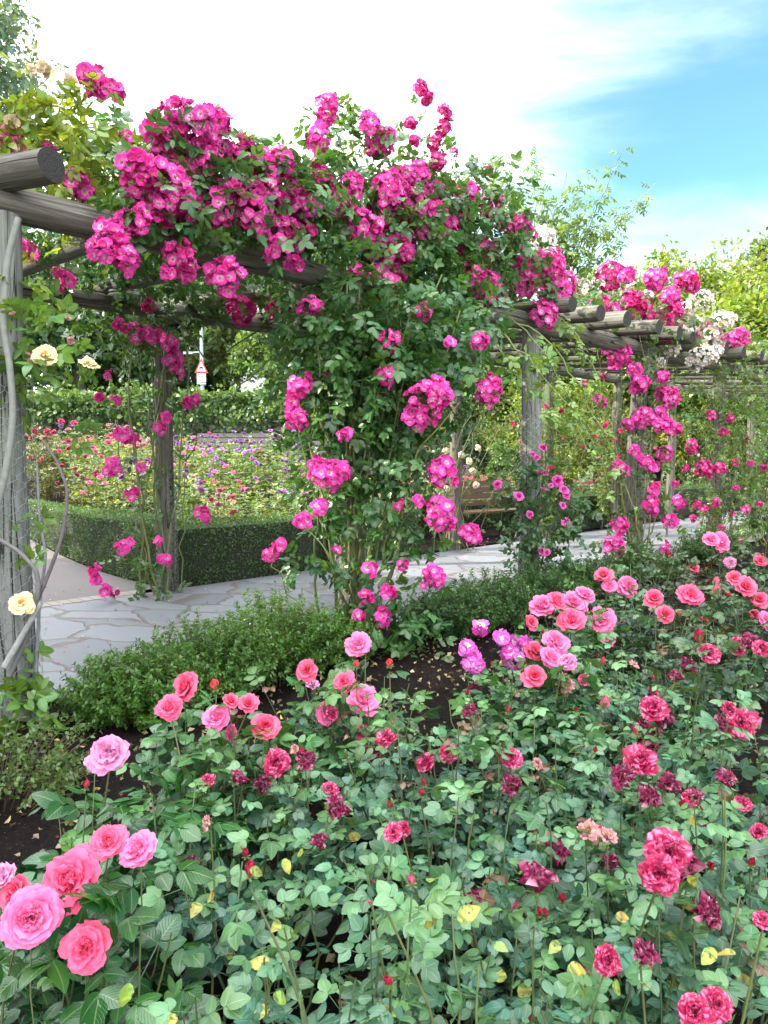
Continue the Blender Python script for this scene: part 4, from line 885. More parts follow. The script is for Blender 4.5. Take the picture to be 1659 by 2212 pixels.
clusters_px(rrose, [(372, 772, 22), (385, 800, 16), (365, 740, 18), (330, 722, 18), (292, 720, 20), (260, 700, 16), (250, 868, 12), (265, 938, 18), (285, 945, 14), (242, 1010, 18), (285, 1065, 14), (235, 812, 9), (345, 925, 12), (358, 900, 8), (265, 1185, 15), (280, 1170, 10), (342, 1168, 9), (360, 1210, 8), (350, 1205, 8), (205, 1235, 14), (208, 1255, 10), (226, 1272, 12), (245, 1278, 10), (435, 1105, 14), (440, 1120, 10), (405, 870, 12), (420, 862, 9), (305, 1010, 10), (215, 860, 9)], lambda u: 7.2, r3, PINK_S, .048)
clusters_px(rrose, [(520, 672, 30, -.3), (600, 668, 22, -.4), (130, 590, 20, -.6), (300, 610, 16, -.3), (320, 660, 16, -.2)], lambda u: 7.2, r3, DEEP_S, .046)
# --- double magenta rose on the third front post
r4 = np.random.default_rng(51); TP = pg(2 * SP, 0)
mrose = thing('climbing_rose', 'bushy rose with small double magenta blooms at the foot of the bare third front post', 'climbing rose', TP + (.05, -.15, 0), 'climbing roses on the pergola')
mY = lambda u: 7.2
bl = blobs_px([(1140, 1010, 34, 0, .7), (1110, 1050, 40), (1170, 1060, 50), (1210, 1090, 46), (1120, 1110, 40), (1190, 1130, 50), (1240, 1120, 36, 0, .8), (1150, 1170, 46), (1220, 1160, 40), (1100, 1150, 30, 0, .7), (1170, 1230, 50), (1230, 1200, 36), (1130, 1220, 36), (1120, 980, 20, 0, .6), (1260, 1090, 26, 0, .6), (1200, 1010, 30, 0, .6), (1220, 1260, 40)], mY)
blob_foliage('foliage', mrose, bl, (.045, .10, .032), M_LEAF, r4, 760, (.11, .17), None, .2)
A4 = np.tile(TP, (9, 1)) + r4.normal(size=(9, 3)) * (.1, .08, 0) + (.1, -.15, 0); A4[:, 2] = .02
E4 = np.array([P(u, v, 7.1) for u, v in ((1150, 985), (1180, 965), (1215, 1040), (1219, 1063), (1250, 1090), (1119, 1073), (1143, 1112), (1219, 1133), (1174, 1190))])
canes_part('stem', mrose, A4, (A4 + E4) / 2 + r4.normal(size=(9, 3)) * .1, E4, .009, .004, r4, (.09, .10, .05), 10, 6)
for u, v, d in ((1149, 984, 18), (1171, 968, 20), (1160, 990, 16), (1125, 978, 12), (1119, 1074, 24), (1143, 1112, 18), (1204, 1038, 26), (1216, 1060, 24), (1222, 1072, 20), (1214, 1093, 18), (1174, 1058, 14), (1166, 1025, 22), (1178, 1022, 14), (1219, 1133, 20), (1224, 1126, 16), (1170, 1193, 22), (1182, 1196, 18), (1075, 1048, 22), (1190, 1050, 12)):
    bloom('bloom', mrose, P(u, v, 7.0 + r4.uniform(-.1, .15)), d * 7 / F_PX / 2, 'magenta', np.array([.1, -.8, .5]) + r4.normal(size=3) * .35, r4, M_PETAL)
# --- pink rose with white-eyed flowers on the fourth front post
r5 = np.random.default_rng(61); FP = pg(3 * SP, 0)
frose = thing('climbing_rose', 'slender pink climbing rose hung with small trusses on the post before the white rambler', 'climbing rose', FP + (.0, -.15, 0), 'climbing roses on the pergola')
fY = lambda u: 9.0
bl = blobs_px([(1385, 770, 50), (1420, 720, 40, 0, .8), (1330, 690, 40, 0, .6), (1280, 660, 36, 0, .5), (1240, 690, 30, -.6, .5), (1300, 730, 40, 0, .5), (1400, 830, 44, 0, .8), (1440, 880, 30, 0, .6), (1400, 920, 36, 0, .8), (1420, 990, 36, 0, .8), (1350, 1010, 30, 0, .7), (1400, 1070, 36, 0, .8), (1340, 1130, 34, 0, .8), (1410, 1130, 36, 0, .7), (1330, 1180, 30, 0, .8), (1400, 1190, 36, 0, .8), (1450, 1120, 26, 0, .6), (1350, 620, 36, .1, .4), (1420, 630, 40, .1, .6), (1250, 790, 24, -.6, .4), (1470, 660, 36, .2, .6)], fY)
over = [(*pg(a + r5.normal() * .15, n + r5.normal() * .1, 3.08 + .07 * n + r5.uniform(-.05, .12)), .27, .5) for a in np.arange(6.2, 10.2, .55) for n in np.arange(-.35, 2.6, .6)]
blob_foliage('foliage', frose, bl + over, (.065, .125, .025), M_LEAF, r5, 430, (.12, .18), None, .35)
A5 = np.tile(FP, (8, 1)) + r5.normal(size=(8, 3)) * (.1, .08, 0) + (0, -.15, 0); A5[:, 2] = .02
E5 = np.array([P(u, v, 8.9) for u, v in ((1385, 720), (1440, 800), (1330, 680), (1280, 650), (1450, 900), (1420, 640), (1470, 620), (1340, 1010))])
canes_part('stem', frose, A5, (A5 + E5) / 2 + r5.normal(size=(8, 3)) * .1, E5, .012, .005, r5, (.14, .15, .06), 12, 6)
clusters_px(frose, [(1384, 828, 18), (1370, 838, 12), (1429, 815, 14), (1444, 858, 22), (1426, 852, 14), (1426, 890, 13), (1394, 900, 22), (1380, 905, 14), (1359, 915, 13), (1427, 918, 18), (1451, 926, 18), (1440, 915, 14), (1371, 976, 13), (1384, 988, 10), (1436, 980, 16), (1396, 1000, 18), (1410, 1010, 12), (1336, 1010, 16), (1352, 1020, 10), (1411, 1060, 14), (1406, 1090, 18), (1412, 1100, 12), (1466, 1086, 14), (1339, 1135, 18), (1330, 1150, 12), (1326, 1180, 24), (1449, 1126, 16), (1434, 1180, 12), (1340, 765, 22), (1330, 785, 16), (1372, 800, 16), (1310, 755, 10), (1260, 830, 6), (1300, 870, 10), (1290, 860, 8)], lambda u: 8.75, r5, PINK_S, .046)
for q in range(26):
    cluster('flower_cluster', frose, pg(r5.uniform(5.6, 10.2), r5.uniform(-.6, .9), 3.0 + r5.uniform(.05, .38)), r5.uniform(.07, .13), r5, PINK_S, OUTF, .042)
clusters_px(frose, [(1321, 598, 30), (1374, 665, 30), (1360, 655, 18), (1414, 602, 15), (1479, 608, 24), (1495, 618, 14), (1454, 655, 20), (1460, 675, 14), (1441, 722, 18), (1306, 652, 12), (1400, 690, 14)], lambda u: 8.9, r5, DEEP_S, .046)
# --- rose on the fifth front post and the ramblers beyond
r6 = np.random.default_rng(71); VP = pg(4 * SP, 0)
vrose = thing('climbing_rose', 'sparse deep pink climber on the fifth front post near the right edge', 'climbing rose', VP + (0, -.15, 0), 'climbing roses on the pergola')
vY = lambda u: 10.6
bl = blobs_px([(1520, 860, 40), (1500, 930, 40), (1560, 900, 40), (1510, 1000, 36), (1580, 980, 44), (1560, 1050, 44), (1520, 1080, 36), (1600, 1060, 40), (1570, 1130, 50), (1620, 1130, 44), (1530, 1150, 36), (1490, 1050, 24), (1580, 820, 40), (1620, 900, 44), (1640, 1000, 44)], vY)
over = [(*pg(a + r6.normal() * .15, n + r6.normal() * .1, 3.05 + .07 * n + r6.uniform(-.05, .12)), .27, .45) for a in np.arange(10.4, 14.5, .6) for n in np.arange(-.3, 2.6, .7)]
blob_foliage('foliage', vrose, over + bl + blobs_px([(1600, 780, 44), (1640, 850, 50), (1560, 960, 40), (1620, 940, 50), (1640, 1060, 50), (1500, 830, 30), (1590, 880, 40)], vY), (.11, .18, .035), M_LEAF, r6, 620, (.12, .18), CL_7, .3)
A6 = np.tile(VP, (8, 1)) + r6.normal(size=(8, 3)) * (.15, .1, 0) + (0, -.15, 0); A6[:, 2] = .02
E6 = np.array([P(u, v, 10.5) for u, v in ((1520, 800), (1500, 900), (1590, 850), (1600, 980), (1560, 900), (1640, 960), (1490, 1000), (1620, 820))])
canes_part('stem', vrose, A6, (A6 + E6) / 2 + r6.normal(size=(8, 3)) * .15, E6, .010, .004, r6, (.12, .13, .05), 10, 5)
clusters_px(vrose, [(1534, 898, 11), (1494, 965, 14), (1561, 933, 10), (1519, 1010, 18), (1530, 1020, 12), (1554, 1012, 13), (1589, 998, 8), (1579, 903, 9), (1505, 1090, 10), (1521, 1098, 8), (1590, 1055, 8), (1545, 1085, 10), (1580, 1110, 7), (1610, 1100, 9), (1498, 1120, 8), (1620, 1000, 7), (1650, 1010, 8), (1560, 1140, 7), (1598, 1170, 8), (1640, 1090, 7), (1459, 1045, 8), (1480, 1010, 8)], lambda u: 10.3, r6, DEEP_S, .036)
# --- white rambler over the rafters
r7 = np.random.default_rng(81); WP = pg(3.55 * SP, .05)
wrose = thing('rambler_rose', 'white rambler rose with dense heads of tiny blooms spilling over the rafter ends', 'climbing rose', WP, 'ramblers over the pergola')
wY = lambda u: 9.9
cane_line(wrose, [(1440, 1160, 0), (1450, 1000), (1445, 880), (1470, 760), (1500, 680)], 9.9, .014, .006, (.12, .12, .07))
bl = blobs_px([(1500, 690, 50), (1430, 660, 50), (1550, 700, 46), (1380, 640, 40), (1460, 740, 46, -.3), (1520, 745, 40, -.2), (1320, 640, 36, .3), (1260, 620, 36, .2), (1200, 560, 40, .0)], wY)
blob_foliage('foliage', wrose, bl, (.06, .11, .03), M_LEAF, r7, 130, (.09, .13), CL_7, .3)
clusters_px(wrose, [(a_, b_, c_ * .78) for a_, b_, c_ in [(1484, 665, 28), (1460, 690, 24), (1520, 650, 26), (1500, 700, 26), (1554, 695, 28), (1535, 720, 24), (1575, 690, 18), (1520, 768, 34), (1500, 785, 26), (1545, 755, 22), (1450, 755, 24), (1410, 765, 22), (1425, 785, 16), (1374, 600, 22), (1360, 612, 16), (1309, 628, 24), (1340, 640, 22), (1240, 612, 22), (1265, 620, 20), (1480, 720, 20), (1440, 640, 18), (1500, 640, 18), (1400, 640, 16), (1290, 610, 16)]], lambda u: 9.5, r7, WHITE_S + BROWN_S[:1], .028, fill=.75)
clusters_px(wrose, [(1400, 750, 16), (1415, 760, 14), (1345, 730, 12), (1275, 635, 14), (1250, 640, 12)], lambda u: 9.45, r7, BROWN_S, .031)
clusters_px(wrose, [(1174, 515, 26), (1190, 545, 18)], lambda u: 8.9, r7, WHITE_S, .031)
# --- pale green rambler throwing long canes above the rafters
r8 = np.random.default_rng(91); GP = pg(2.75 * SP, NR)
grose = thing('rambler_rose', 'pale green rambler throwing long leafy canes up against the sky beyond the pink rose', 'climbing rose', GP, 'ramblers over the pergola')
gY = lambda u: 9.6
ends = [(1345, 312), (1418, 400), (1158, 305), (1222, 372), (1092, 330), (1388, 432), (1305, 480), (1255, 395), (1330, 370), (1170, 360), (1290, 420), (1340, 520), (1240, 480), (1110, 400), (1060, 340), (1200, 450), (1280, 360)]
E8 = np.array([P(u, v, gY(u) + r8.uniform(-.4, .4)) for u, v in ends]); B8 = np.array([P(1160 + (u - 1200) * .35, 640, gY(u)) for u, v in ends])
ob_, p8 = canes_part('stem', grose, np.vstack([B8, [GP + (0, -.12, .02)] * 3]), np.vstack([B8 * .5 + E8 * .5 + r8.normal(size=B8.shape) * .12 + (-.1, 0, .25), [GP + (.1, -.16, 1.6)] * 3]), np.vstack([E8, B8[:3]]), .008, .003, r8, (.13, .15, .06), 12, 5)
leaves_on(p8[:-3], r8, 26, CL_7, (.20, .30), PALE, .1, .3, .7, .25).build('spray_leaves', M_LEAF, grose)
bl = blobs_px([(1200, 560, 70), (1260, 540, 60), (1160, 500, 60), (1230, 480, 50, 0, .6), (1290, 520, 40, 0, .6), (1190, 440, 36, 0, .5), (1120, 420, 46, 0, .5), (1260, 590, 50), (1310, 560, 40, 0, .5), (1180, 640, 60, 0, .8)], gY)
blob_foliage('foliage', grose, bl, PALE, M_LEAF, r8, 120, (.18, .27), CL_7, .5)
# --- three wispy climbers further along (rear row)
for i, (idx, nn0, lab, cl) in enumerate(((4, NR, 'wispy climber with small crimson flowers on a rear pergola post behind the slender pink rose', PALE), (5.05, NR, 'fine leaved climber with scattered red flowers on a rear post beside the low dark hedge', (.10, .15, .035)), (5, .1, 'tall wispy climber with tiny red flowers at the right edge of the pergola', (.06, .11, .03)), (3.0, NR + .12, 'cream flowered climber on the sunlit rear post beside the bench', (.09, .14, .035)))):
    rng = np.random.default_rng(95 + i); b0 = pg(idx * SP, nn0); t = thing('climbing_rose', lab, 'climbing rose', b0, 'climbing roses on the pergola')
    k = 16 if i == 3 else 24; A = np.tile(b0, (k, 1)) + rng.normal(size=(k, 3)) * (.2, .15, 0); A[:, 2] = .02; E = b0 + rng.normal(size=(k, 3)) * (.55, .4, .35) + (0, 0, 2.3); 
    ob_, pp = canes_part('stem', t, A, (A + E) / 2 + rng.normal(size=A.shape) * .2, E, .009, .003, rng, (.14, .14, .06), 12, 5)
    thin = .4 if i == 3 else 2.1
    leaves_on(pp, rng, int(46 * thin), CL_7, (.10, .17), cl, .08, .3, .5, .3).build('foliage', M_LEAF, t)
    if i == 3:
        for q in range(9): cluster('flower_cluster', t, b0 + rng.normal(size=3) * (.18, .12, .25) + (.12, -.2, 1.25), .05, rng, WHITE_S, (.3, -.8, .2), .025, None, None, (1, 1, 1), 1, (1, .92, .7))
    else:
        for q in range(26):
            p = pp[rng.integers(0, k), rng.integers(3, 12)] + rng.normal(size=3) * .08
            cluster('flower_cluster', t, p + (.05, -.1, 0), rng.uniform(.03, .06), rng, DEEP_S, (.2, -.8, .3), .03, None, None, (1, 1, 1), .8, (1, .6, .7))
# ------------------------------------------------------------------ front bed
SH = 'low shrubs along the front of the path'
for k, (a, n, H, R, lab) in enumerate(((.42, -.50, .46, .42, 'arching small leaved green shrub by the slate path closest to the netted left post'), (.92, -.42, .58, .46, 'dense small leaved green shrub in the middle of the low row behind the coral roses'), (1.42, -.40, .60, .44, 'small leaved shrub with upright sprigs between the left and middle posts, nearest the middle one'), (1.90, -.42, .46, .34, 'short small leaved shrub beside the foot of the middle post'), (3.05, -.5, .50, .42, 'dark low shrub just right of the middle post'), (3.62, -.5, .54, .48, 'broad dark green low shrub in front of the bare third post'), (4.3, -.5, .56, .46, 'low ferny green shrub at the foot of the bare third post, its right side'), (5.3, -.45, .5, .45, 'low green shrub between the third and fourth front posts'), (6.6, -.4, .5, .45, 'low green shrub by the foot of the fourth front post'), (8.6, -.4, .6, .5, 'low green shrub near the fifth front post'))):
    p = pg(a, n); small_shrub('low_shrub', lab, p[0], p[1], H * (.86 if k != 2 else .95), R * .95, 300 + k, [(.058, .130, .022), (.040, .095, .024)][k > 3], 330 if k < 4 else 260, SH, 'shrub', .031 if k < 4 else .033, .02, 1.1, 30)
p = pg(-.55, -.75); small_shrub('weedy_plant', 'tangled weedy ground plant in shade under the near left post', p[0] + .18, p[1] - .1, .34, .42, 330, (.06, .115, .02), 150, None, 'plant', .026, .02, 1.2, 16)
GREY, DARK, MIDG = (.051, .118, .070), (.013, .056, .016), (.036, .098, .036)
FB = 'rose bushes in the front bed'
def bx(u, Y): return (u - U0) / F_PX * Y
bushes = [
 # label, u, Y, H, R, foliage, leaf, canes, dens, buds, yellow, bronze, blooms
 ('dark glossy rose bush in the near left corner carrying big open pink blooms', 110, 1.22, .56, .22, DARK, .125, 10, 9, 0, .01, .02,
  [(163, 1905, 'coral_open', 128), (66, 1984, 'pink', 126, -.06), (192, 2048, 'coral_open', 100, -.05), (236, 1822, 'coral_open', 74, .04), (304, 1842, 'pink', 84, .03), (48, 1932, 'coral', 84, .05), (6, 1900, 'pale', 62, .05)]),
 ('rose bush with one ragged pale lilac pink bloom above glossy dark leaves', 262, 1.72, .52, .25, DARK, .135, 8, 10, 0, .0, .02, [(238, 1632, 'pale', 84), (205, 1650, 'pale', 44, .03)]),
 ('upright budding rose bush on dark red stems at the left edge of the bed', 70, 1.58, .58, .24, (.032, .095, .034), .12, 8, 9, 4, .0, .03, [(185, 1705, 'bud_dark', 20)]),
 ('rose bush crowned by a loose group of coral blooms before the low green shrub', 455, 2.25, .56, .32, MIDG, .12, 11, 11, 3, .01, .03,
  [(412, 1487, 'coral', 66), (368, 1532, 'coral_open', 56), (467, 1490, 'bud_coral', 26), (494, 1520, 'coral', 40), (535, 1524, 'coral', 44), (470, 1556, 'pink', 60), (570, 1576, 'coral', 66), (505, 1585, 'pink', 40, .05)]),
 ('rose bush with crimson and pink splashed blooms left of the middle of the bed', 570, 1.95, .56, .30, GREY, .10, 13, 13, 6, .03, .05,
  [(600, 1650, 'dark', 60), (660, 1652, 'faded', 46), (450, 1690, 'dark', 36, .05), (505, 1690, 'faded', 40, .05), (710, 1710, 'dark', 42), (722, 1756, 'faded', 54, -.04), (640, 1620, 'wilt', 26)]),
 ('sprawling grey green rose bush with one shrivelled mauve bloom over bare soil', 500, 1.60, .46, .24, GREY, .10, 8, 10, 2, .05, .03, [(455, 1778, 'wilt', 40), (430, 1860, 'bud_green', 18)]),
 ('rose bush topped by tall pink and salmon blooms at the foot of the middle post', 745, 2.75, .74, .34, MIDG, .115, 12, 10, 3, .0, .03,
  [(775, 1396, 'pink', 54, .15), (666, 1450, 'coral', 50), (745, 1476, 'coral_open', 46), (783, 1519, 'pink', 70, -.1), (672, 1482, 'pale', 34), (702, 1542, 'pink', 52, -.1), (716, 1542, 'dark', 30, -.14), (780, 1580, 'coral', 40, -.15), (790, 1632, 'dark', 36, -.2), (812, 1640, 'faded', 44, -.2), (770, 1442, 'bud_coral', 18)]),
 ('rose bush with a single dark red half open bud over yellow spotted leaves', 545, 1.12, .40, .24, GREY, .088, 8, 10, 1, .16, .02, [(540, 1896, 'bud_dark', 36), (430, 1950, 'yleaf', 40, -.05), (462, 1938, 'yleaf', 40, -.05), (540, 1880, 'yleaf', 34, -.02), (612, 1856, 'yleaf', 32, .1), (655, 1842, 'yleaf', 34, .15), (604, 1990, 'yleaf', 34, -.1), (278, 2124, 'yleaf', 50, -.05), (378, 2190, 'yleaf', 30, -.1), (590, 2150, 'yleaf', 46, -.12)]),
 ('low grey green rose bush at the bottom edge, left of the pruned one', 690, .98, .36, .24, GREY, .082, 8, 10, 3, .08, .02, [(650, 2160, 'bud_green', 26)]),
 ('grey green rose bush with two small crimson buds in the middle of the near bed', 850, 1.22, .50, .30, GREY, .090, 12, 14, 5, .06, .03, [(836, 1950, 'bud_dark', 36), (890, 1912, 'bud', 28), (800, 1956, 'bud', 22), (850, 1800, 'dark', 40, .1), (945, 1960, 'bud_green', 20), (930, 1906, 'yleaf', 42, -.05), (944, 1988, 'yleaf', 46, -.08), (990, 1990, 'yleaf', 52, -.08), (1068, 2040, 'yleaf', 34, -.1)]),
 ('rose bush with a drooping wilted crimson bloom hanging at knee height', 1130, 1.22, .46, .30, GREY, .088, 12, 13, 4, .07, .02, [(1160, 1928, 'faded', 84), (1060, 2040, 'bud_green', 24)]),
 ('near rose bush with two dark blooms hidden low among yellowing leaves', 1290, 1.06, .36, .30, GREY, .084, 11, 13, 4, .14, .04, [(1308, 2074, 'dark', 62), (1384, 2066, 'faded', 60), (1170, 2160, 'bud_green', 24), (1250, 2120, 'yleaf', 44, -.05), (1322, 2132, 'yleaf', 50, -.06), (1208, 2036, 'yleaf', 34, .05), (1330, 1980, 'yleaf', 34, .1), (1228, 2090, 'yleaf', 40, -.02), (1380, 2120, 'yleaf', 30, -.04)]),
 ('rose bush with a cluster of three big crimson blooms streaked with pink', 1450, 1.32, .56, .30, GREY, .092, 13, 14, 5, .05, .03, [(1440, 1842, 'dark', 92, .02), (1424, 1890, 'dark', 84), (1484, 1896, 'faded', 84, .02)]),
 ('rose bush in the bottom right corner with two ruffled crimson blooms', 1570, 1.05, .42, .28, GREY, .088, 11, 13, 6, .08, .03, [(1500, 2186, 'dark', 76, -.03), (1545, 2170, 'dark', 66, -.03), (1648, 1990, 'dark', 40, .1), (1545, 2050, 'yleaf', 40, -.02), (1590, 2060, 'yleaf', 36, -.02), (1490, 1890, 'yleaf', 26, .1)]),
 ('low pruned rose bush with bare green stems and new shoots at the bottom edge', 960, .94, .34, .26, GREY, .078, 9, 11, 5, .08, .06, [(820, 2168, 'bud_green', 26)]),
 ('rose bush with two brown shrivelled blooms under bronze young leaves', 1290, 1.62, .54, .30, GREY, .095, 13, 14, 6, .03, .16, [(1266, 1800, 'wilt', 60), (1312, 1812, 'wilt', 50), (1180, 1720, 'bud_green', 18)]),
 ('leafy rose bush without open blooms just right of the middle of the bed', 985, 1.72, .60, .32, GREY, .095, 14, 14, 8, .03, .08, [(870, 1790, 'dark', 34), (910, 1720, 'bud_dark', 18)]),
 ('rose bush with fading maroon blooms half buried among its leaves', 1390, 1.95, .62, .32, GREY, .095, 14, 14, 7, .02, .08, [(1385, 1650, 'dark', 74), (1345, 1690, 'faded', 58), (1432, 1700, 'faded', 54), (1400, 1730, 'faded', 50), (1490, 1725, 'dark', 38)]),
 ('rose bush at the right edge with crimson buds over yellow tinged leaves', 1600, 1.55, .58, .30, GREY, .095, 13, 14, 5, .07, .06, [(1560, 1690, 'faded', 44), (1640, 1800, 'dark', 40), (1500, 1726, 'faded', 32), (1620, 1870, 'bud_dark', 24)]),
 ('tall leafy rose bush with bronze shoots and green buds in the middle of the bed', 905, 2.25, .74, .32, GREY, .10, 14, 13, 8, .01, .18, [(970, 1625, 'dark', 40), (1040, 1632, 'bud_dark', 24), (842, 1440, 'bud_coral', 20, .15)]),
 ('rose bush with bronze tipped shoots and one small striped bud', 1120, 2.25, .70, .32, GREY, .10, 14, 13, 8, .01, .14, [(1105, 1640, 'dark', 44), (1110, 1700, 'faded', 46), (1160, 1650, 'wilt', 30), (1300, 1530, 'bud', 30)]),
 ('rose bush with a stack of three striped crimson blooms, right of the bare soil', 1400, 2.55, .66, .32, GREY, .10, 14, 13, 6, .01, .08, [(1410, 1534, 'dark', 62), (1418, 1562, 'faded', 52), (1400, 1600, 'faded', 62)]),
 ('rose bush with two wide crimson blooms close to the right edge', 1600, 2.25, .66, .32, GREY, .10, 14, 13, 6, .02, .08, [(1600, 1568, 'dark', 68), (1548, 1572, 'faded', 44), (1575, 1530, 'dark', 30)]),
 ('small rose bush with two trusses of mauve pink single flowers beside the bare soil', 1060, 3.25, .50, .26, MIDG, .09, 9, 9, 2, .0, .03, []),
 ('rose bush with one salmon bloom and fading pink ones behind the bare soil', 1170, 3.0, .62, .30, MIDG, .11, 12, 12, 4, .0, .05, [(1152, 1466, 'coral', 54), (1150, 1408, 'coral', 46), (1186, 1425, 'pink', 52), (1195, 1392, 'pink', 60, .1), (1218, 1482, 'wilt', 50), (1262, 1470, 'dark', 26), (1225, 1432, 'pale', 40)]),
 ('rose bush with a packed head of pale and deep pink blooms below the third post', 1230, 3.7, .70, .34, MIDG, .11, 13, 12, 4, .0, .05, [(1172, 1314, 'pink', 54), (1143, 1346, 'coral', 34), (1236, 1310, 'pink', 60), (1234, 1345, 'coral_open', 56), (1200, 1300, 'coral_open', 40), (1300, 1342, 'pink', 56), (1305, 1380, 'pink', 44), (1262, 1290, 'pink', 44)]),
 ('rose bush with two upright coral and pale pink blooms near the fourth post', 1330, 4.7, .76, .34, MIDG, .115, 12, 12, 4, .0, .06, [(1304, 1248, 'coral', 40), (1316, 1268, 'pink', 32), (1352, 1268, 'pink', 48), (1262, 1225, 'bud_green', 20)]),
 ('rose bush with a row of bright coral blooms over dark bronze green leaves', 1450, 4.1, .72, .34, (.035, .070, .036), .11, 13, 13, 4, .0, .2, [(1412, 1298, 'coral', 44), (1434, 1330, 'coral', 42), (1488, 1290, 'coral_open', 52), (1545, 1270, 'bud', 24), (1545, 1285, 'bud', 24)]),
 ('rose bush with dark bronze leaves and one pale pink double bloom by the fifth post', 1550, 5.6, .86, .36, (.040, .055, .036), .11, 13, 12, 5, .0, .3, [(1552, 1174, 'pink', 46), (1535, 1168, 'pink', 34), (1577, 1217, 'pale', 26), (1495, 1230, 'coral', 26)]),
 ('rose bush with coral blooms at the right edge beyond the crimson ones', 1610, 4.2, .72, .34, (.035, .070, .036), .11, 13, 13, 4, .0, .2, [(1605, 1272, 'coral', 48), (1584, 1252, 'coral', 34), (1640, 1300, 'coral', 40), (1655, 1345, 'pink', 44), (1575, 1300, 'bud_coral', 20), (1630, 1330, 'coral', 26)]),
 ('rose bush with small crimson and pink blooms between the coral and the striped roses', 1500, 3.25, .66, .34, (.042, .085, .044), .10, 14, 13, 6, .0, .12, [(1530, 1414, 'dark', 46), (1512, 1390, 'bud_dark', 30), (1590, 1398, 'dark', 44), (1615, 1400, 'faded', 46), (1480, 1450, 'faded', 42), (1645, 1402, 'dark', 40), (1460, 1470, 'faded', 34)]),
 ('leafy rose bush with few blooms between the coral rose row and the striped crimson ones', 1330, 3.1, .62, .34, GREY, .10, 14, 13, 6, .0, .12, [(1300, 1440, 'bud_dark', 20), (1365, 1440, 'wilt', 30)]),
 ('leafy dark bronze rose bush in the far right part of the bed', 1420, 5.7, .80, .38, (.035, .06, .034), .11, 13, 12, 4, .0, .3, [(1440, 1205, 'bud_dark', 18)]),
 ('leafy green rose bush at the far right edge of the bed behind the coral blooms', 1680, 5.4, .84, .4, (.035, .075, .034), .11, 13, 13, 4, .0, .15, [(1640, 1215, 'coral', 30)]),
]
for i, (lab, u, Y, H, R, fol, leaf, canes, dens, buds, yel, brz, bls) in enumerate(bushes):
    leaf = leaf * (.90 if fol is GREY else 1)
    t = rose_bush(lab, bx(u, Y), Y, H, R, fol, bls, 500 + i, buds, canes, dens, FB, leaf, 'rose_bush', yel, brz)
    if lab.startswith('small rose bush with two trusses'):
        rr = np.random.default_rng(5)
        clusters_px(t, [(1012, 1400, 20), (1022, 1432, 26), (1100, 1398, 20), (1112, 1418, 26), (1085, 1375, 12), (1040, 1355, 12), (1135, 1395, 16)], lambda u: 3.2, rr, PINK_S, .034, np.array([0, -.8, .5]), None, 'flower_cluster', 1.0, (1, 2.4, 1.5))
# little green plant in the bare soil and the fallen leaves
small_shrub('seedling_plant', 'small pale green seedling in the bare soil at the near left', bx(400, 1.55), 1.55, .22, .10, 340, (.10, .19, .035), 16, None, 'plant', .028, .02, 1, 9)
small_shrub('seedling_plant', 'bright green weed in the bare soil below the middle post', bx(1010, 2.95), 2.95, .14, .14, 341, (.10, .19, .03), 14, None, 'plant', .03, .02, 1, 8)
rl = np.random.default_rng(77); n = 4200
X = rl.uniform(-1.8, 4.5, n); Y = rl.uniform(1.1, 6.5, n); ok = (Y - X < 5.6); X, Y = X[ok], Y[ok]; n = len(X)
g = Geo(); d = rl.normal(size=(n, 3)) * (1, 1, .25); nn_ = rl.normal(size=(n, 3)) * .45 + (0, 0, 1)
cols = np.array([(.22, .14, .08), (.38, .27, .16), (.12, .07, .045), (.40, .31, .05), (.22, .02, .08)])[rl.choice(5, n, p=[.36, .25, .25, .09, .05])] * rl.uniform(.6, 1.2, (n, 1))
scatter_leaves(g, [leafT(4, .7, .4, .5), leafT(4, .6, -.3, -.4), leafT(3, .9, .2, .2)], np.stack([X, Y, .045 + rl.random(n) * .02], -1), d, nn_, rl.uniform(.018, .038, n), cols, rl)
tag(g.build('leaf_litter', M_YELLOW), 'dry fallen leaves and petals strewn over the dark soil of the front bed', 'leaf litter', None, 'stuff')
n = 420; A = rl.uniform(.2, 9, n); Nn = rl.uniform(.2, 3.6, n) ** 1.0; pp = np.array([pg(a, q, .042) for a, q in zip(A, Nn)])
g = Geo(); cols = np.array([(.62, .10, .28), (.7, .45, .5), (.45, .36, .10), (.25, .16, .08)])[rl.choice(4, n, p=[.4, .2, .2, .2])]
scatter_leaves(g, [leafT(3, .9, .2, .2), leafT(3, .8, .3, -.2)], pp, rl.normal(size=(n, 3)) * (1, 1, .1), rl.normal(size=(n, 3)) * .25 + (0, 0, 1), rl.uniform(.018, .032, n), cols, rl)
tag(g.build('fallen_petals', M_PETAL), 'fallen pink petals and leaves scattered on the slate path', 'petals', None, 'stuff')

# ------------------------------------------------------------------ clipped hedges
MP = np.array([[S2, -S2, 0], [S2, S2, 0], [0, 0, 1.]])        # columns: along, back, up
def hedge(name, label, boxes, col, seed, dens=2600, size=.017, cat='hedge', group=None):
    rng = np.random.default_rng(seed); o0 = pg(boxes[0][0][0], boxes[0][0][1]); t = thing(name, label, cat, o0, group); org = pg(0, 0)
    g, gt = Geo(), Geo()
    for lo, hi in boxes:
        box_foliage(g, lo, hi, MP, org, dens, size, col, rng)
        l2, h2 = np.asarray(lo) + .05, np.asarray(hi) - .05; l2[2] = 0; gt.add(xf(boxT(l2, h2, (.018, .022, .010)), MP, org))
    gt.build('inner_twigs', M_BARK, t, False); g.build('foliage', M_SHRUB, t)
    return t
hedge('clipped_hedge', 'low clipped green hedge with a square corner round the rear rose bed', [((2.52, 3.02, .02), (6.6, 3.58, .70)), ((2.52, 3.58, .02), (3.06, 12.0, .74))], (.060, .115, .030), 400, 2600, .026)
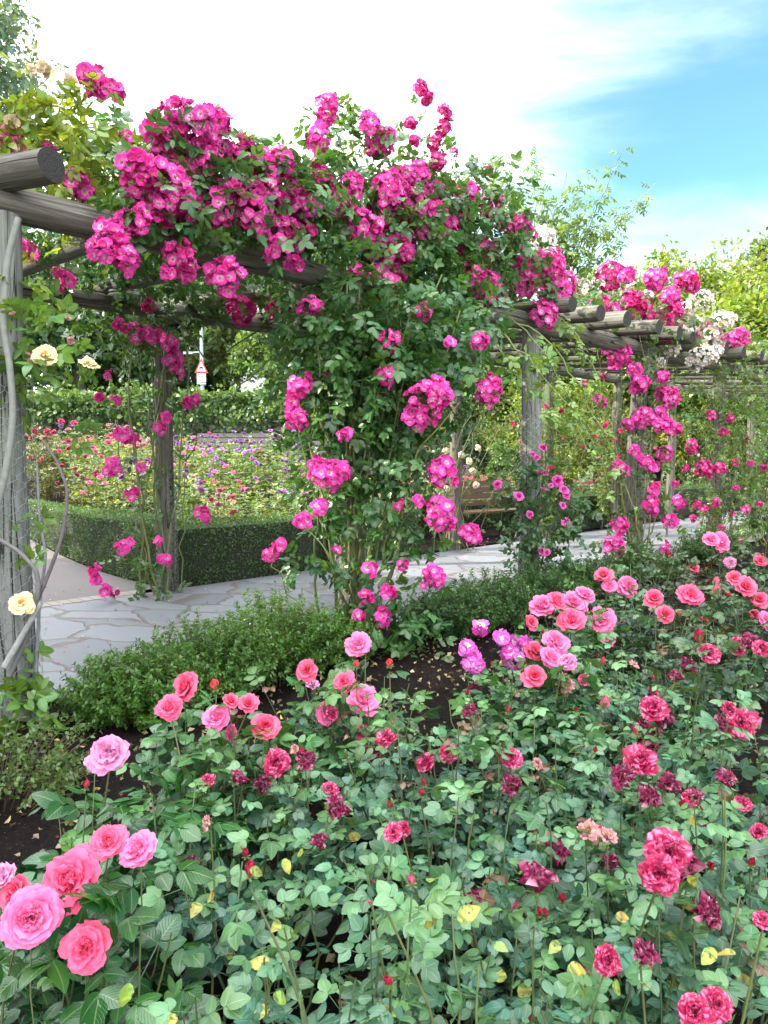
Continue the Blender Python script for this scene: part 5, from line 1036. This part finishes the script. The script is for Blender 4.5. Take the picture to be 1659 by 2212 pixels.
hedge('clipped_hedge', 'low dark clipped hedge behind the path right of the bench', [((10.2, 3.25, .02), (19.5, 3.85, .72))], (.045, .085, .022), 401, 1500, .026)
hedge('clipped_hedge', 'short low hedge right behind the brown slatted bench', [((6.9, 4.7, .0), (11.5, 5.25, .66))], (.07, .12, .03), 403, 1500, .028)
hedge('clipped_hedge', 'pale sunlit clipped hedge across the lawn beyond the bench', [((9.0, 8.6, .05), (20, 9.3, .85))], (.08, .12, .03), 402, 900, .035)

# ------------------------------------------------------------------ rear rose bed
rb = np.random.default_rng(55)
def far_bush(label, style, group, seed, H, col, nbl, R=.36, br=.04):
    rng = np.random.default_rng(seed); t = thing('rose_bush', label, 'rose bush', (0, 0, 0), group)
    k = 12; ph = np.arange(k) * 2.4; rr = R * np.sqrt((np.arange(k) + .5) / k); tip = np.stack([rr * np.cos(ph), rr * np.sin(ph), H * rng.uniform(.75, 1.1, k)], -1)
    b0 = tip * (.15, .15, 0); ob, pts = canes_part('stem', t, b0, (b0 + tip) / 2 + rng.normal(size=(k, 3)) * .04, tip, .006, .003, rng, (.11, .07, .045), 8, 4, .008)
    leaves_on(pts, rng, 15, CL_MID, (.11, .17), col, .25, .8, .1, .35, .5).build('foliage', M_LEAF, t)
    for q in range(nbl):
        p = tip[rng.integers(0, k)] + rng.normal(size=3) * (.05, .05, .04) + (0, 0, .03)
        if style == 'cl': cluster('bloom', t, p, .07, rng, DEEP_S, (0, -.5, .6), .026)
        else: bloom('bloom', t, p, rng.uniform(.035, .055), style, np.array([0, -.5, .7]) + rng.normal(size=3) * .35, rng, M_PETAL)
    return t
RBG = 'rose bushes in the bed behind the clipped hedge'
protos = [far_bush('purple flowered rose bush in the bed behind the clipped hedge, one of many alike', 'purple', 'purple roses behind the clipped hedge', 601, 1.05, (.13, .20, .05), 5),
          far_bush('pink flowered rose bush in the bed behind the clipped hedge, one of many alike', 'pink', 'pink roses behind the clipped hedge', 602, .98, (.15, .21, .05), 4),
          far_bush('dark red flowered rose bush in the bed behind the clipped hedge, one of several alike', 'dark', 'dark red roses behind the clipped hedge', 603, 1.0, (.11, .13, .045), 6),
          far_bush('spent pale leaved rose bush in the bed behind the clipped hedge, one of many', 'wilt', 'spent roses behind the clipped hedge', 604, .92, (.21, .25, .06), 5),
          far_bush('lilac flowered rose bush in the bed behind the clipped hedge, one of several alike', 'pale', 'lilac roses behind the clipped hedge', 605, .95, (.16, .22, .06), 6)]
used = set()
def put(i, x, y, s=1.0):
    o = protos[i] if i not in used else copy_thing(protos[i]); used.add(i)
    o.location = (x, y, float(gz(x, y)) + .01); o.rotation_euler = (0, 0, rb.uniform(0, 6.28)); o.scale = (s, s, s * rb.uniform(.9, 1.1))
for a in np.arange(3.55, 9.2, .78):
    for q in np.arange(4.1, 12.5, .82):
        p = pg(a + rb.normal() * .12, q + rb.normal() * .12); u = U0 + p[0] / p[1] * F_PX
        if u < 60 or u > 1010 or p[1] > 17.6: continue
        far = p[1] > 13.2
        w = [.50, .22, .05, .15, .08] if (far and u > 330) else ([.10, .38, .12, .18, .22] if u < 330 else [.10, .14, .05, .56, .15])
        put(int(rb.choice(5, p=w)), p[0], p[1], rb.uniform(.85, 1.12) * (1.12 if far else 1))
RR = far_bush('red and orange flowered rose bush in the bed beyond the bench, one of several alike', 'coral', 'red roses beyond the bench', 611, .8, (.10, .13, .04), 8)
for k, (x, y) in enumerate(((.9, 17.0), (1.7, 17.3), (2.5, 17.6), (3.3, 17.3), (4.1, 18.2), (1.3, 18.1), (2.1, 18.5), (2.9, 18.8), (5.0, 18.6), (5.8, 19.0), (6.8, 18.8), (3.8, 19.4))):
    o = RR if k == 0 else copy_thing(RR); o.location = (x, y, float(gz(x, y))); o.rotation_euler = (0, 0, rb.uniform(0, 6.28))

# ------------------------------------------------------------------ ivy covered wall
rng = np.random.default_rng(620)
t = thing('ivy_wall', 'low stone wall buried under thick dark ivy behind the rear rose bed', 'ivy wall', (-6, 19.0, .9))
m, nt, b, out = new_mat('rubble_stone'); n_ = N(nt); ob = n_('ShaderNodeTexCoord').outputs['Object']
vd = n_('ShaderNodeTexVoronoi', {'Vector': n_.mapping(ob, (2.6, 2.6, 5.0)), 'Scale': 1.0}, feature='DISTANCE_TO_EDGE').outputs['Distance']
c = n_.mix(n_.noise(ob, 5.0, 5), (.20, .18, .16), (.10, .095, .085)); nt.links.new(n_.mix(n_.math('LESS_THAN', vd, .05), c, (.05, .045, .04)), b.inputs['Base Color']); b.inputs['Roughness'].default_value = .9
nt.links.new(n_.bump(n_.math('MINIMUM', vd, .15), .8, .06), b.inputs['Normal'])
Geo().add(boxT((-15, 19.0, .2), (2.2, 19.5, 2.6))).build('stone_wall', m, t, False)
g = Geo(); IV = [leafT(3, .95, .10, .1), leafT(3, .85, -.05, .15), diamondT(.95, .1)]
box_foliage(g, (-15, 18.75, 1.28), (2.2, 19.9, 2.95), np.eye(3), np.zeros(3), 420, .085, (.042, .088, .025), rng, ('top', 'front', 'right'), .22, .22, IV)
box_foliage(g, (-15, 18.7, 2.35), (2.2, 19.9, 3.08), np.eye(3), np.zeros(3), 260, .10, (.080, .135, .034), rng, ('top', 'front'), .25, .25, IV)
g.build('ivy', M_SHRUB, t)
A = np.stack([rng.uniform(-13, 1, 60), np.full(60, 18.72), rng.uniform(1.5, 2.2, 60)], -1); E = A + rng.normal(size=(60, 3)) * (.5, .05, .4)
canes_part('bare_stems', t, A, (A + E) / 2 + rng.normal(size=(60, 3)) * (.2, .05, .2), E, .018, .008, rng, (.17, .14, .13), 6, 4)

# ------------------------------------------------------------------ benches
def bench(label, x, y, rz, w, wood, metal, z, nback=4):
    t = thing('park_bench', label, 'bench', (x, y, z)); Mz = rotz(rz); o = np.array([x, y, z])
    for k in range(4): Geo().add(xf(boxT((-w / 2, -.24 + k * .115, .43), (w / 2, -.24 + k * .115 + .098, .462)), Mz, o)).build('seat_slat', wood, t, False)
    for k in range(nback):
        zc = .53 + k * .118; yc = .255 + k * .03
        Geo().add(xf(boxT((-w / 2, yc, zc), (w / 2, yc + .03, zc + .098)), Mz, o)).build('back_slat', wood, t, False)
    for sx in (-1, 1):
        x0 = sx * (w / 2 - .10); g = Geo()
        pts = [[(x0, -.20, .43), (x0, -.25, .28), (x0, -.20, .12), (x0, -.27, 0)], [(x0, .22, .43), (x0, .27, .28), (x0, .26, .12), (x0, .34, 0)], [(x0, .24, .42), (x0, .29, .6), (x0, .33, .8), (x0, .37, 1.0)], [(x0, -.24, .44), (x0, -.27, .58), (x0, -.20, .66), (x0, .30, .66)], [(x0, -.24, .42), (x0, 0, .40), (x0, .12, .40), (x0, .24, .42)]]
        for p in pts:
            tt = poly_tube(p, .024, .024, 6, 14); g.add(xf(tt, Mz, o))
        a = np.linspace(0, 2 * np.pi, 13); ring = np.stack([np.full(13, x0), -.05 + .11 * np.cos(a), .25 + .11 * np.sin(a)], -1); g.add(xf(tubes(ring[None], .014, 5), Mz, o))
        g.build('bench_end', metal, t)
    return t
M_BWOOD = flat_mat('brown_bench_slats', (.12, .06, .036), .4, .3, 12); M_GWOOD = flat_mat('grey_bench_slats', (.11, .10, .095), .7, .3, 12)
M_IRON = flat_mat('black_cast_iron', (.012, .012, .013), .4, .2, 20)
p = P(1040, 1112, 13.3); bench('brown slatted bench with black cast iron ends just behind the pergola', p[0] + .05, 13.4, math.radians(38), 1.75, M_BWOOD, M_IRON, float(gz(p[0], 13.4)) + .03)
bench('grey weathered bench against the ivy wall, half hidden by purple roses, the left one', -3.7, 18.2, 0, 1.9, M_GWOOD, M_IRON, float(gz(-3.7, 18.2)) + .25)
bench('grey weathered bench against the ivy wall, right of its twin', -1.55, 18.2, 0, 1.9, M_GWOOD, M_IRON, float(gz(-1.5, 18.2)) + .25)
p = P(1003, 985, 24); bench('small dark bench far off across the lawn beside the cone shaped conifer', p[0], 24, math.radians(60), 1.5, M_IRON, M_IRON, float(gz(p[0], 24)))
# short timber post by the hedge
pt = thing('timber_post', 'short grey timber post at the edge of the path by the dark clipped hedge', 'post', pg(9.9, 3.1))
log('post_shaft', pt, pg(9.9, 3.1, -.1), pg(9.9, 3.1, .95), .07, 77)

# ------------------------------------------------------------------ lamp column with its road sign
LX0, LY0 = P(437, 850, 26)[0], 26.0; lz = float(gz(LX0, LY0)); o = np.array([LX0, LY0, lz])
t = thing('lamp_column', 'grey steel lamp column carrying a red bordered warning triangle beyond the ivy wall', 'lamp column', o)
M_STEEL = flat_mat('grey_painted_steel', (.34, .38, .40), .5, .15, 6); M_RED = flat_mat('red_sign_paint', (.62, .02, .03), .45, .05, 4); M_WHITE = flat_mat('white_sign_paint', (.80, .80, .80), .4, .03, 4); M_BLACK = flat_mat('black_sign_paint', (.012, .012, .014), .5, .05, 4)
zt = P(437, 740, LY0)[2] - lz + .5
Geo().add(xf(tubes(np.array([[(0, 0, -.3), (0, 0, 1.2), (0, 0, 2.5), (0, 0, zt)]]), np.array([[.075, .072, .06, .055]]), 10), None, o)).build('pole', M_STEEL, t)
za = P(437, 762, LY0)[2] - lz
Geo().add(xf(poly_tube([(0, 0, za), (-.15, 0, za + .02), (-.32, 0, za)], .03, .03, 6, 8), None, o)).add(xf(boxT((-.62, -.07, za - .05), (-.30, .07, za + .03)), None, o)).build('lamp_arm', M_STEEL, t)
zs = P(437, 791, LY0)[2] - lz
def tri(h, w, y, mat, name, zc, parent):
    r = .04 * h; pts = [(-w / 2, -h / 2), (w / 2, -h / 2), (0, h / 2)]; v = [(x, y, z) for x, z in pts] + [(x, y + .006, z) for x, z in pts]
    g = Geo(); vv = np.array(v) + (0, 0, zc) + o; g.add(T(vv, [(0, 1, 2, 2), (3, 5, 4, 4), (0, 3, 4, 1), (1, 4, 5, 2), (2, 5, 3, 0)]))
    return g
def tri_obj(h, w, y, mat, name, zc, parent):
    s = np.array([(-w / 2, -h / 2), (w / 2, -h / 2), (0, h / 2)]); c = s.mean(0); mids = [(s[i] + s[(i + 1) % 3]) / 2 for i in range(3)]
    v, q = [], []
    for i in range(3):
        k = len(v); v += [c, mids[i - 1], s[i], mids[i]]; q.append((k, k + 1, k + 2, k + 3))
    f = np.array([(a, y, b) for a, b in v]); bk = f + (0, .008, 0); allv = np.concatenate([f, bk]) + (0, 0, zc) + o
    qq = q + [tuple(x + 12 for x in f_[::-1]) for f_ in q]
    return Geo().add(T(allv, qq)).build(name, mat, parent, False)
sg = tri_obj(.50, .47, -.085, M_RED, 'warning_triangle', zs, t)
tri_obj(.34, .32, -.090, M_WHITE, 'white_field', zs - .015, sg)
xs_ = np.linspace(-.09, .09, 9); hp = .022 + .055 * np.sin(np.linspace(0, np.pi, 9)) ** 1.0
v = [(x, -.094, -.10) for x in xs_] + [(x, -.094, -.10 + h) for x, h in zip(xs_, hp)]
Geo().add(T(np.array(v) + (0, 0, zs) + o, [(i, i + 1, 10 + i, 9 + i) for i in range(8)])).build('hump_symbol', M_BLACK, sg, False)
zp = P(437, 819, LY0)[2] - lz
pl = Geo().add(xf(boxT((-.155, -.092, zp - .18), (.155, -.080, zp + .18)), None, o)).build('sign_plate', M_WHITE, t, False)
for k, w_ in enumerate(('Humped', 'Zebra', 'Crossing')):
    fc = bpy.data.curves.new('lettering', 'FONT'); fc.body = w_; fc.size = .085; fc.offset = .003; fc.align_x = 'CENTER'; fc.extrude = .001; fc.materials.append(M_BLACK)
    fo = bpy.data.objects.new('lettering', fc); C.objects.link(fo); fo.parent = pl; fo.location = (0, -.095, zp + .075 - k * .105); fo.rotation_euler = (math.radians(90), 0, 0)

# ------------------------------------------------------------------ houses far behind
M_HWALL = flat_mat('white_render', (.52, .56, .62), .8, .06, 3); M_SLATE = flat_mat('slate_roof', (.07, .08, .10), .7, .4, 9); M_GLASS = flat_mat('dark_glass', (.03, .04, .05), .1, .1, 2); M_TRIM = flat_mat('window_trim', (.7, .72, .74), .5, .05, 3)
def house(label, x, y, rz, w, d, h, rh, wins, z=None, wall=None):
    z = float(gz(x, y)) if z is None else z; t = thing('house', label, 'house', (x, y, z)); Mz = rotz(rz); o = np.array([x, y, z])
    Geo().add(xf(boxT((-w / 2, -d / 2, -1), (w / 2, d / 2, h)), Mz, o)).add(xf(T([(-w / 2, -d / 2, h), (w / 2, -d / 2, h), (0, -d / 2, h + rh), (0, -d / 2, h + rh), (-w / 2, d / 2, h), (w / 2, d / 2, h), (0, d / 2, h + rh), (0, d / 2, h + rh)], [(0, 1, 2, 3), (5, 4, 7, 6)]), Mz, o)).build('wall', wall or M_HWALL, t, False)
    e = .3; k = rh / (w / 2)
    v = [(-w / 2 - e, -d / 2 - e, h - e * k + .04), (0, -d / 2 - e, h + rh + .04), (0, d / 2 + e, h + rh + .04), (-w / 2 - e, d / 2 + e, h - e * k + .04), (w / 2 + e, -d / 2 - e, h - e * k + .04), (w / 2 + e, d / 2 + e, h - e * k + .04)]
    v2 = [(a, b, c + .14) for a, b, c in v]
    Geo().add(xf(T(v + v2, [(0, 3, 2, 1), (1, 2, 5, 4), (6, 7, 8, 9), (7, 10, 11, 8), (0, 1, 7, 6), (1, 4, 10, 7), (3, 9, 8, 2), (2, 8, 11, 5), (0, 6, 9, 3), (4, 5, 11, 10)]), Mz, o)).build('roof', M_SLATE, t, False)
    for (wx, wz, ww, wh) in wins:
        f = Geo().add(xf(boxT((wx - ww / 2, -d / 2 - .06, wz), (wx + ww / 2, -d / 2 - .004, wz + wh)), Mz, o)).build('window', M_TRIM, t, False)
        for sx in (-1, 1): Geo().add(xf(boxT((wx + sx * ww / 4 - ww * .19, -d / 2 - .075, wz + .1), (wx + sx * ww / 4 + ww * .19, -d / 2 - .058, wz + wh - .1)), Mz, o)).build('pane', M_GLASS, f, False)
    return t
p = P(318, 850, 36); house('small white gabled house glimpsed beside the dark hedge, far left', p[0], 36, .1, 2.6, 5, 3.0, 2.2, [(0, 1.2, .9, 1.2)], 2.6)
p = P(530, 850, 44); house('white house with several windows half hidden behind trees beyond the ivy wall', p[0] - .2, 44, -.05, 6.0, 6, 5.6, 2.0, [(-2, .8, 1.2, 1.4), (0, .8, 1.2, 1.4), (2, .8, 1.2, 1.4), (-2, 3.4, 1.2, 1.4), (0, 3.4, 1.2, 1.4), (2, 3.4, 1.2, 1.4)], 2.6)
p = P(1106, 905, 52); house('low building with a grey slate roof seen between the pergola posts', p[0], 54, 1.35, 4.4, 6, 2.2, 2.0, [(0, 1.0, 1.2, 1.2)], .7, flat_mat('cream_render', (.24, .21, .17), .8, .1, 3))

# ------------------------------------------------------------------ trees and shrubs behind
def tr(u, Y, **k): return (u - U0) / F_PX * Y, Y
def T_(name, label, u, Y, H, crown, seed, col, **k):
    x, y = tr(u, Y); return tree(name, label, x, y, H, crown, seed, col, **k)
T_('birch_tree', 'tall blue green tree at the far left reaching the top of the picture', -105, 26, 19, (3.6, 3.6, 8.0, 11.0), 700, (.085, .135, .105), leaf=.42, lobes=60, per=42, trunk=.3)
T_('dark_tree', 'dark dense tree behind the hedge at the far left', 180, 27, 8, (3.2, 3, 3.0, 3.2), 701, (.060, .115, .044), leaf=.42, lobes=40, per=40)
T_('dark_tree', 'dark bushy tree right behind the near left post', 75, 30, 9, (3.4, 3, 3.4, 4.0), 713, (.055, .105, .042), leaf=.42, lobes=44, per=38)
T_('dark_tree', 'dark green bushy tree left of the white gabled house', 250, 32, 9, (2.6, 2.6, 3.4, 3.6), 702, (.060, .115, .046), leaf=.45, lobes=36, per=40)
T_('leafy_tree', 'mid green tree with layered branches right of the road sign', 515, 31, 9, (3.2, 3, 3.2, 4.2), 703, (.085, .125, .036), leaf=.36, lobes=46, per=40, trunk=.16)
T_('dark_tree', 'dark green tree close behind the road sign', 425, 34, 9, (3.2, 2.6, 3.4, 3.4), 712, (.055, .10, .036), leaf=.42, lobes=44, per=38)
T_('leafy_tree', 'light green tree high on the slope behind the road sign', 600, 48, 13, (6, 5, 5.0, 8.0), 704, (.085, .14, .04), leaf=.6, lobes=44, per=36)
T_('leafy_tree', 'yellow green tree glimpsed between the rear post and the road sign', 415, 50, 12, (5.5, 4, 5.0, 7.5), 705, (.10, .15, .04), leaf=.6, lobes=40, per=36)
T_('leafy_tree', 'grey green tree in the gap left of the rear post', 350, 56, 13, (5.5, 4, 5.5, 8.5), 706, (.06, .10, .05), leaf=.6, lobes=40, per=36)
T_('round_shrub', 'rounded light green shrub at the right end of the ivy wall', 615, 23, 3.5, (1.5, 1.4, 1.5, 1.6), 707, (.07, .125, .03), cat='shrub', leaf=.22, lobes=34, per=36, trunk=.08)
T_('round_shrub', 'round bright green shrub behind the ivy wall right of the lamp column', 680, 25, 4, (1.6, 1.4, 1.8, 1.7), 708, (.09, .15, .03), cat='shrub', leaf=.22, lobes=34, per=36, trunk=.08)
T_('dark_tree', 'dark leafy tree behind the middle post', 860, 30, 9, (3.6, 3, 3.6, 4.0), 709, (.06, .11, .036), leaf=.4, lobes=40, per=36)
T_('leafy_tree', 'mid green tree above the grey slate roof between two posts', 1085, 36, 8, (3.6, 3, 3.2, 3.8), 714, (.075, .12, .036), leaf=.4, lobes=46, per=38)
T_('dark_shrub', 'round dark green bush behind the small far bench', 1020, 27, 3, (1.4, 1.3, 1.1, 1.1), 710, (.03, .065, .022), cat='shrub', leaf=.18, lobes=30, per=34, trunk=.06)
T_('sunlit_bush', 'low sunlit bush in the gap left of the bench post', 965, 20, 2, (.9, .8, .7, .75), 727, (.10, .14, .03), cat='shrub', leaf=.16, lobes=30, per=34, trunk=.05)
T_('cone_conifer', 'small bright green cone shaped conifer on the lawn beyond the bench', 1078, 22, 1.6, (.42, .42, .85, .85), 711, (.085, .15, .035), cat='conifer', leaf=.10, lobes=50, per=26, trunk=.05, shape='cone')
for k, (u, Y, rx, rz_, lab) in enumerate(((1150, 26, 1.8, 1.8, 'sunlit yellow green bush left of the third front post'), (1235, 24, 1.7, 2.0, 'sunlit yellow green bush right of the third front post'), (1300, 28, 2.2, 2.0, 'tall sunlit bush in the gap before the fourth front post'), (1390, 25, 1.9, 2.1, 'sunlit bush behind the fourth front post'), (1470, 24, 2.0, 1.9, 'sunlit bush between the fourth and fifth front posts'), (1580, 24, 2.2, 2.0, 'sunlit bush behind the wispy climbers at the right edge'))):
    T_('sunlit_bush', lab, u, Y, 3.5, (rx, 1.5, rz_, rz_ * .9), 720 + k, (.14, .18, .032), cat='shrub', leaf=.20, lobes=34, per=40, trunk=.06)
T_('lime_tree', 'broad yellow green tree in full sun at the right edge', 1600, 24, 8, (5.0, 3.2, 3.6, 4.8), 730, (.14, .19, .026), leaf=.30, lobes=90, per=46, trunk=.25)
T_('lime_tree', 'lower sunlit yellow green tree left of the broad one', 1420, 25, 9, (3.4, 2.6, 3.6, 5.0), 731, (.13, .185, .028), leaf=.30, lobes=90, per=40, trunk=.2)
T_('lime_tree', 'pale sunlit tree just showing over the white rambler', 1290, 32, 8, (3.6, 2.6, 3.4, 4.4), 732, (.13, .18, .03), leaf=.34, lobes=50, per=36, trunk=.2)
T_('pine_tree', 'dark pine top far away at the right edge above the yellow green tree', 1648, 75, 22, (1.6, 1.8, 1.6, 20.6), 733, (.05, .065, .03), leaf=.55, lobes=30, per=30, trunk=.3, colbark=(.10, .06, .04))
# unseen wood added left of the garden, shaped to shade the front bed
rng = np.random.default_rng(800); g = Geo(); L_, O_ = [], []
for k in range(84):
    y0 = rng.uniform(-8, 7.0); c0 = np.array([rng.uniform(-13.5, -10.2) - .25 * max(0, y0 - 5), y0, rng.uniform(1.5, 12.0 if y0 < 1.6 else 7.2)]); n = 150; d = nrm(rng.normal(size=(n, 3)))
    L_.append(c0 + d * 1.7 * rng.random((n, 1)) ** .4 * (1, 1, .9)); O_.append(d)
L_, O_ = np.concatenate(L_), np.concatenate(O_)
scatter_leaves(g, CLUMP, L_, O_ + rng.normal(size=L_.shape) * .5, O_ + rng.normal(size=L_.shape) * .5, rng.uniform(.5, .9, len(L_)), vary((.045, .08, .03), len(L_), rng), rng)
tag(g.build('wood', M_TREE), 'unseen belt of leafy trees added outside the left edge to shade the garden', 'wood', None, 'stuff')
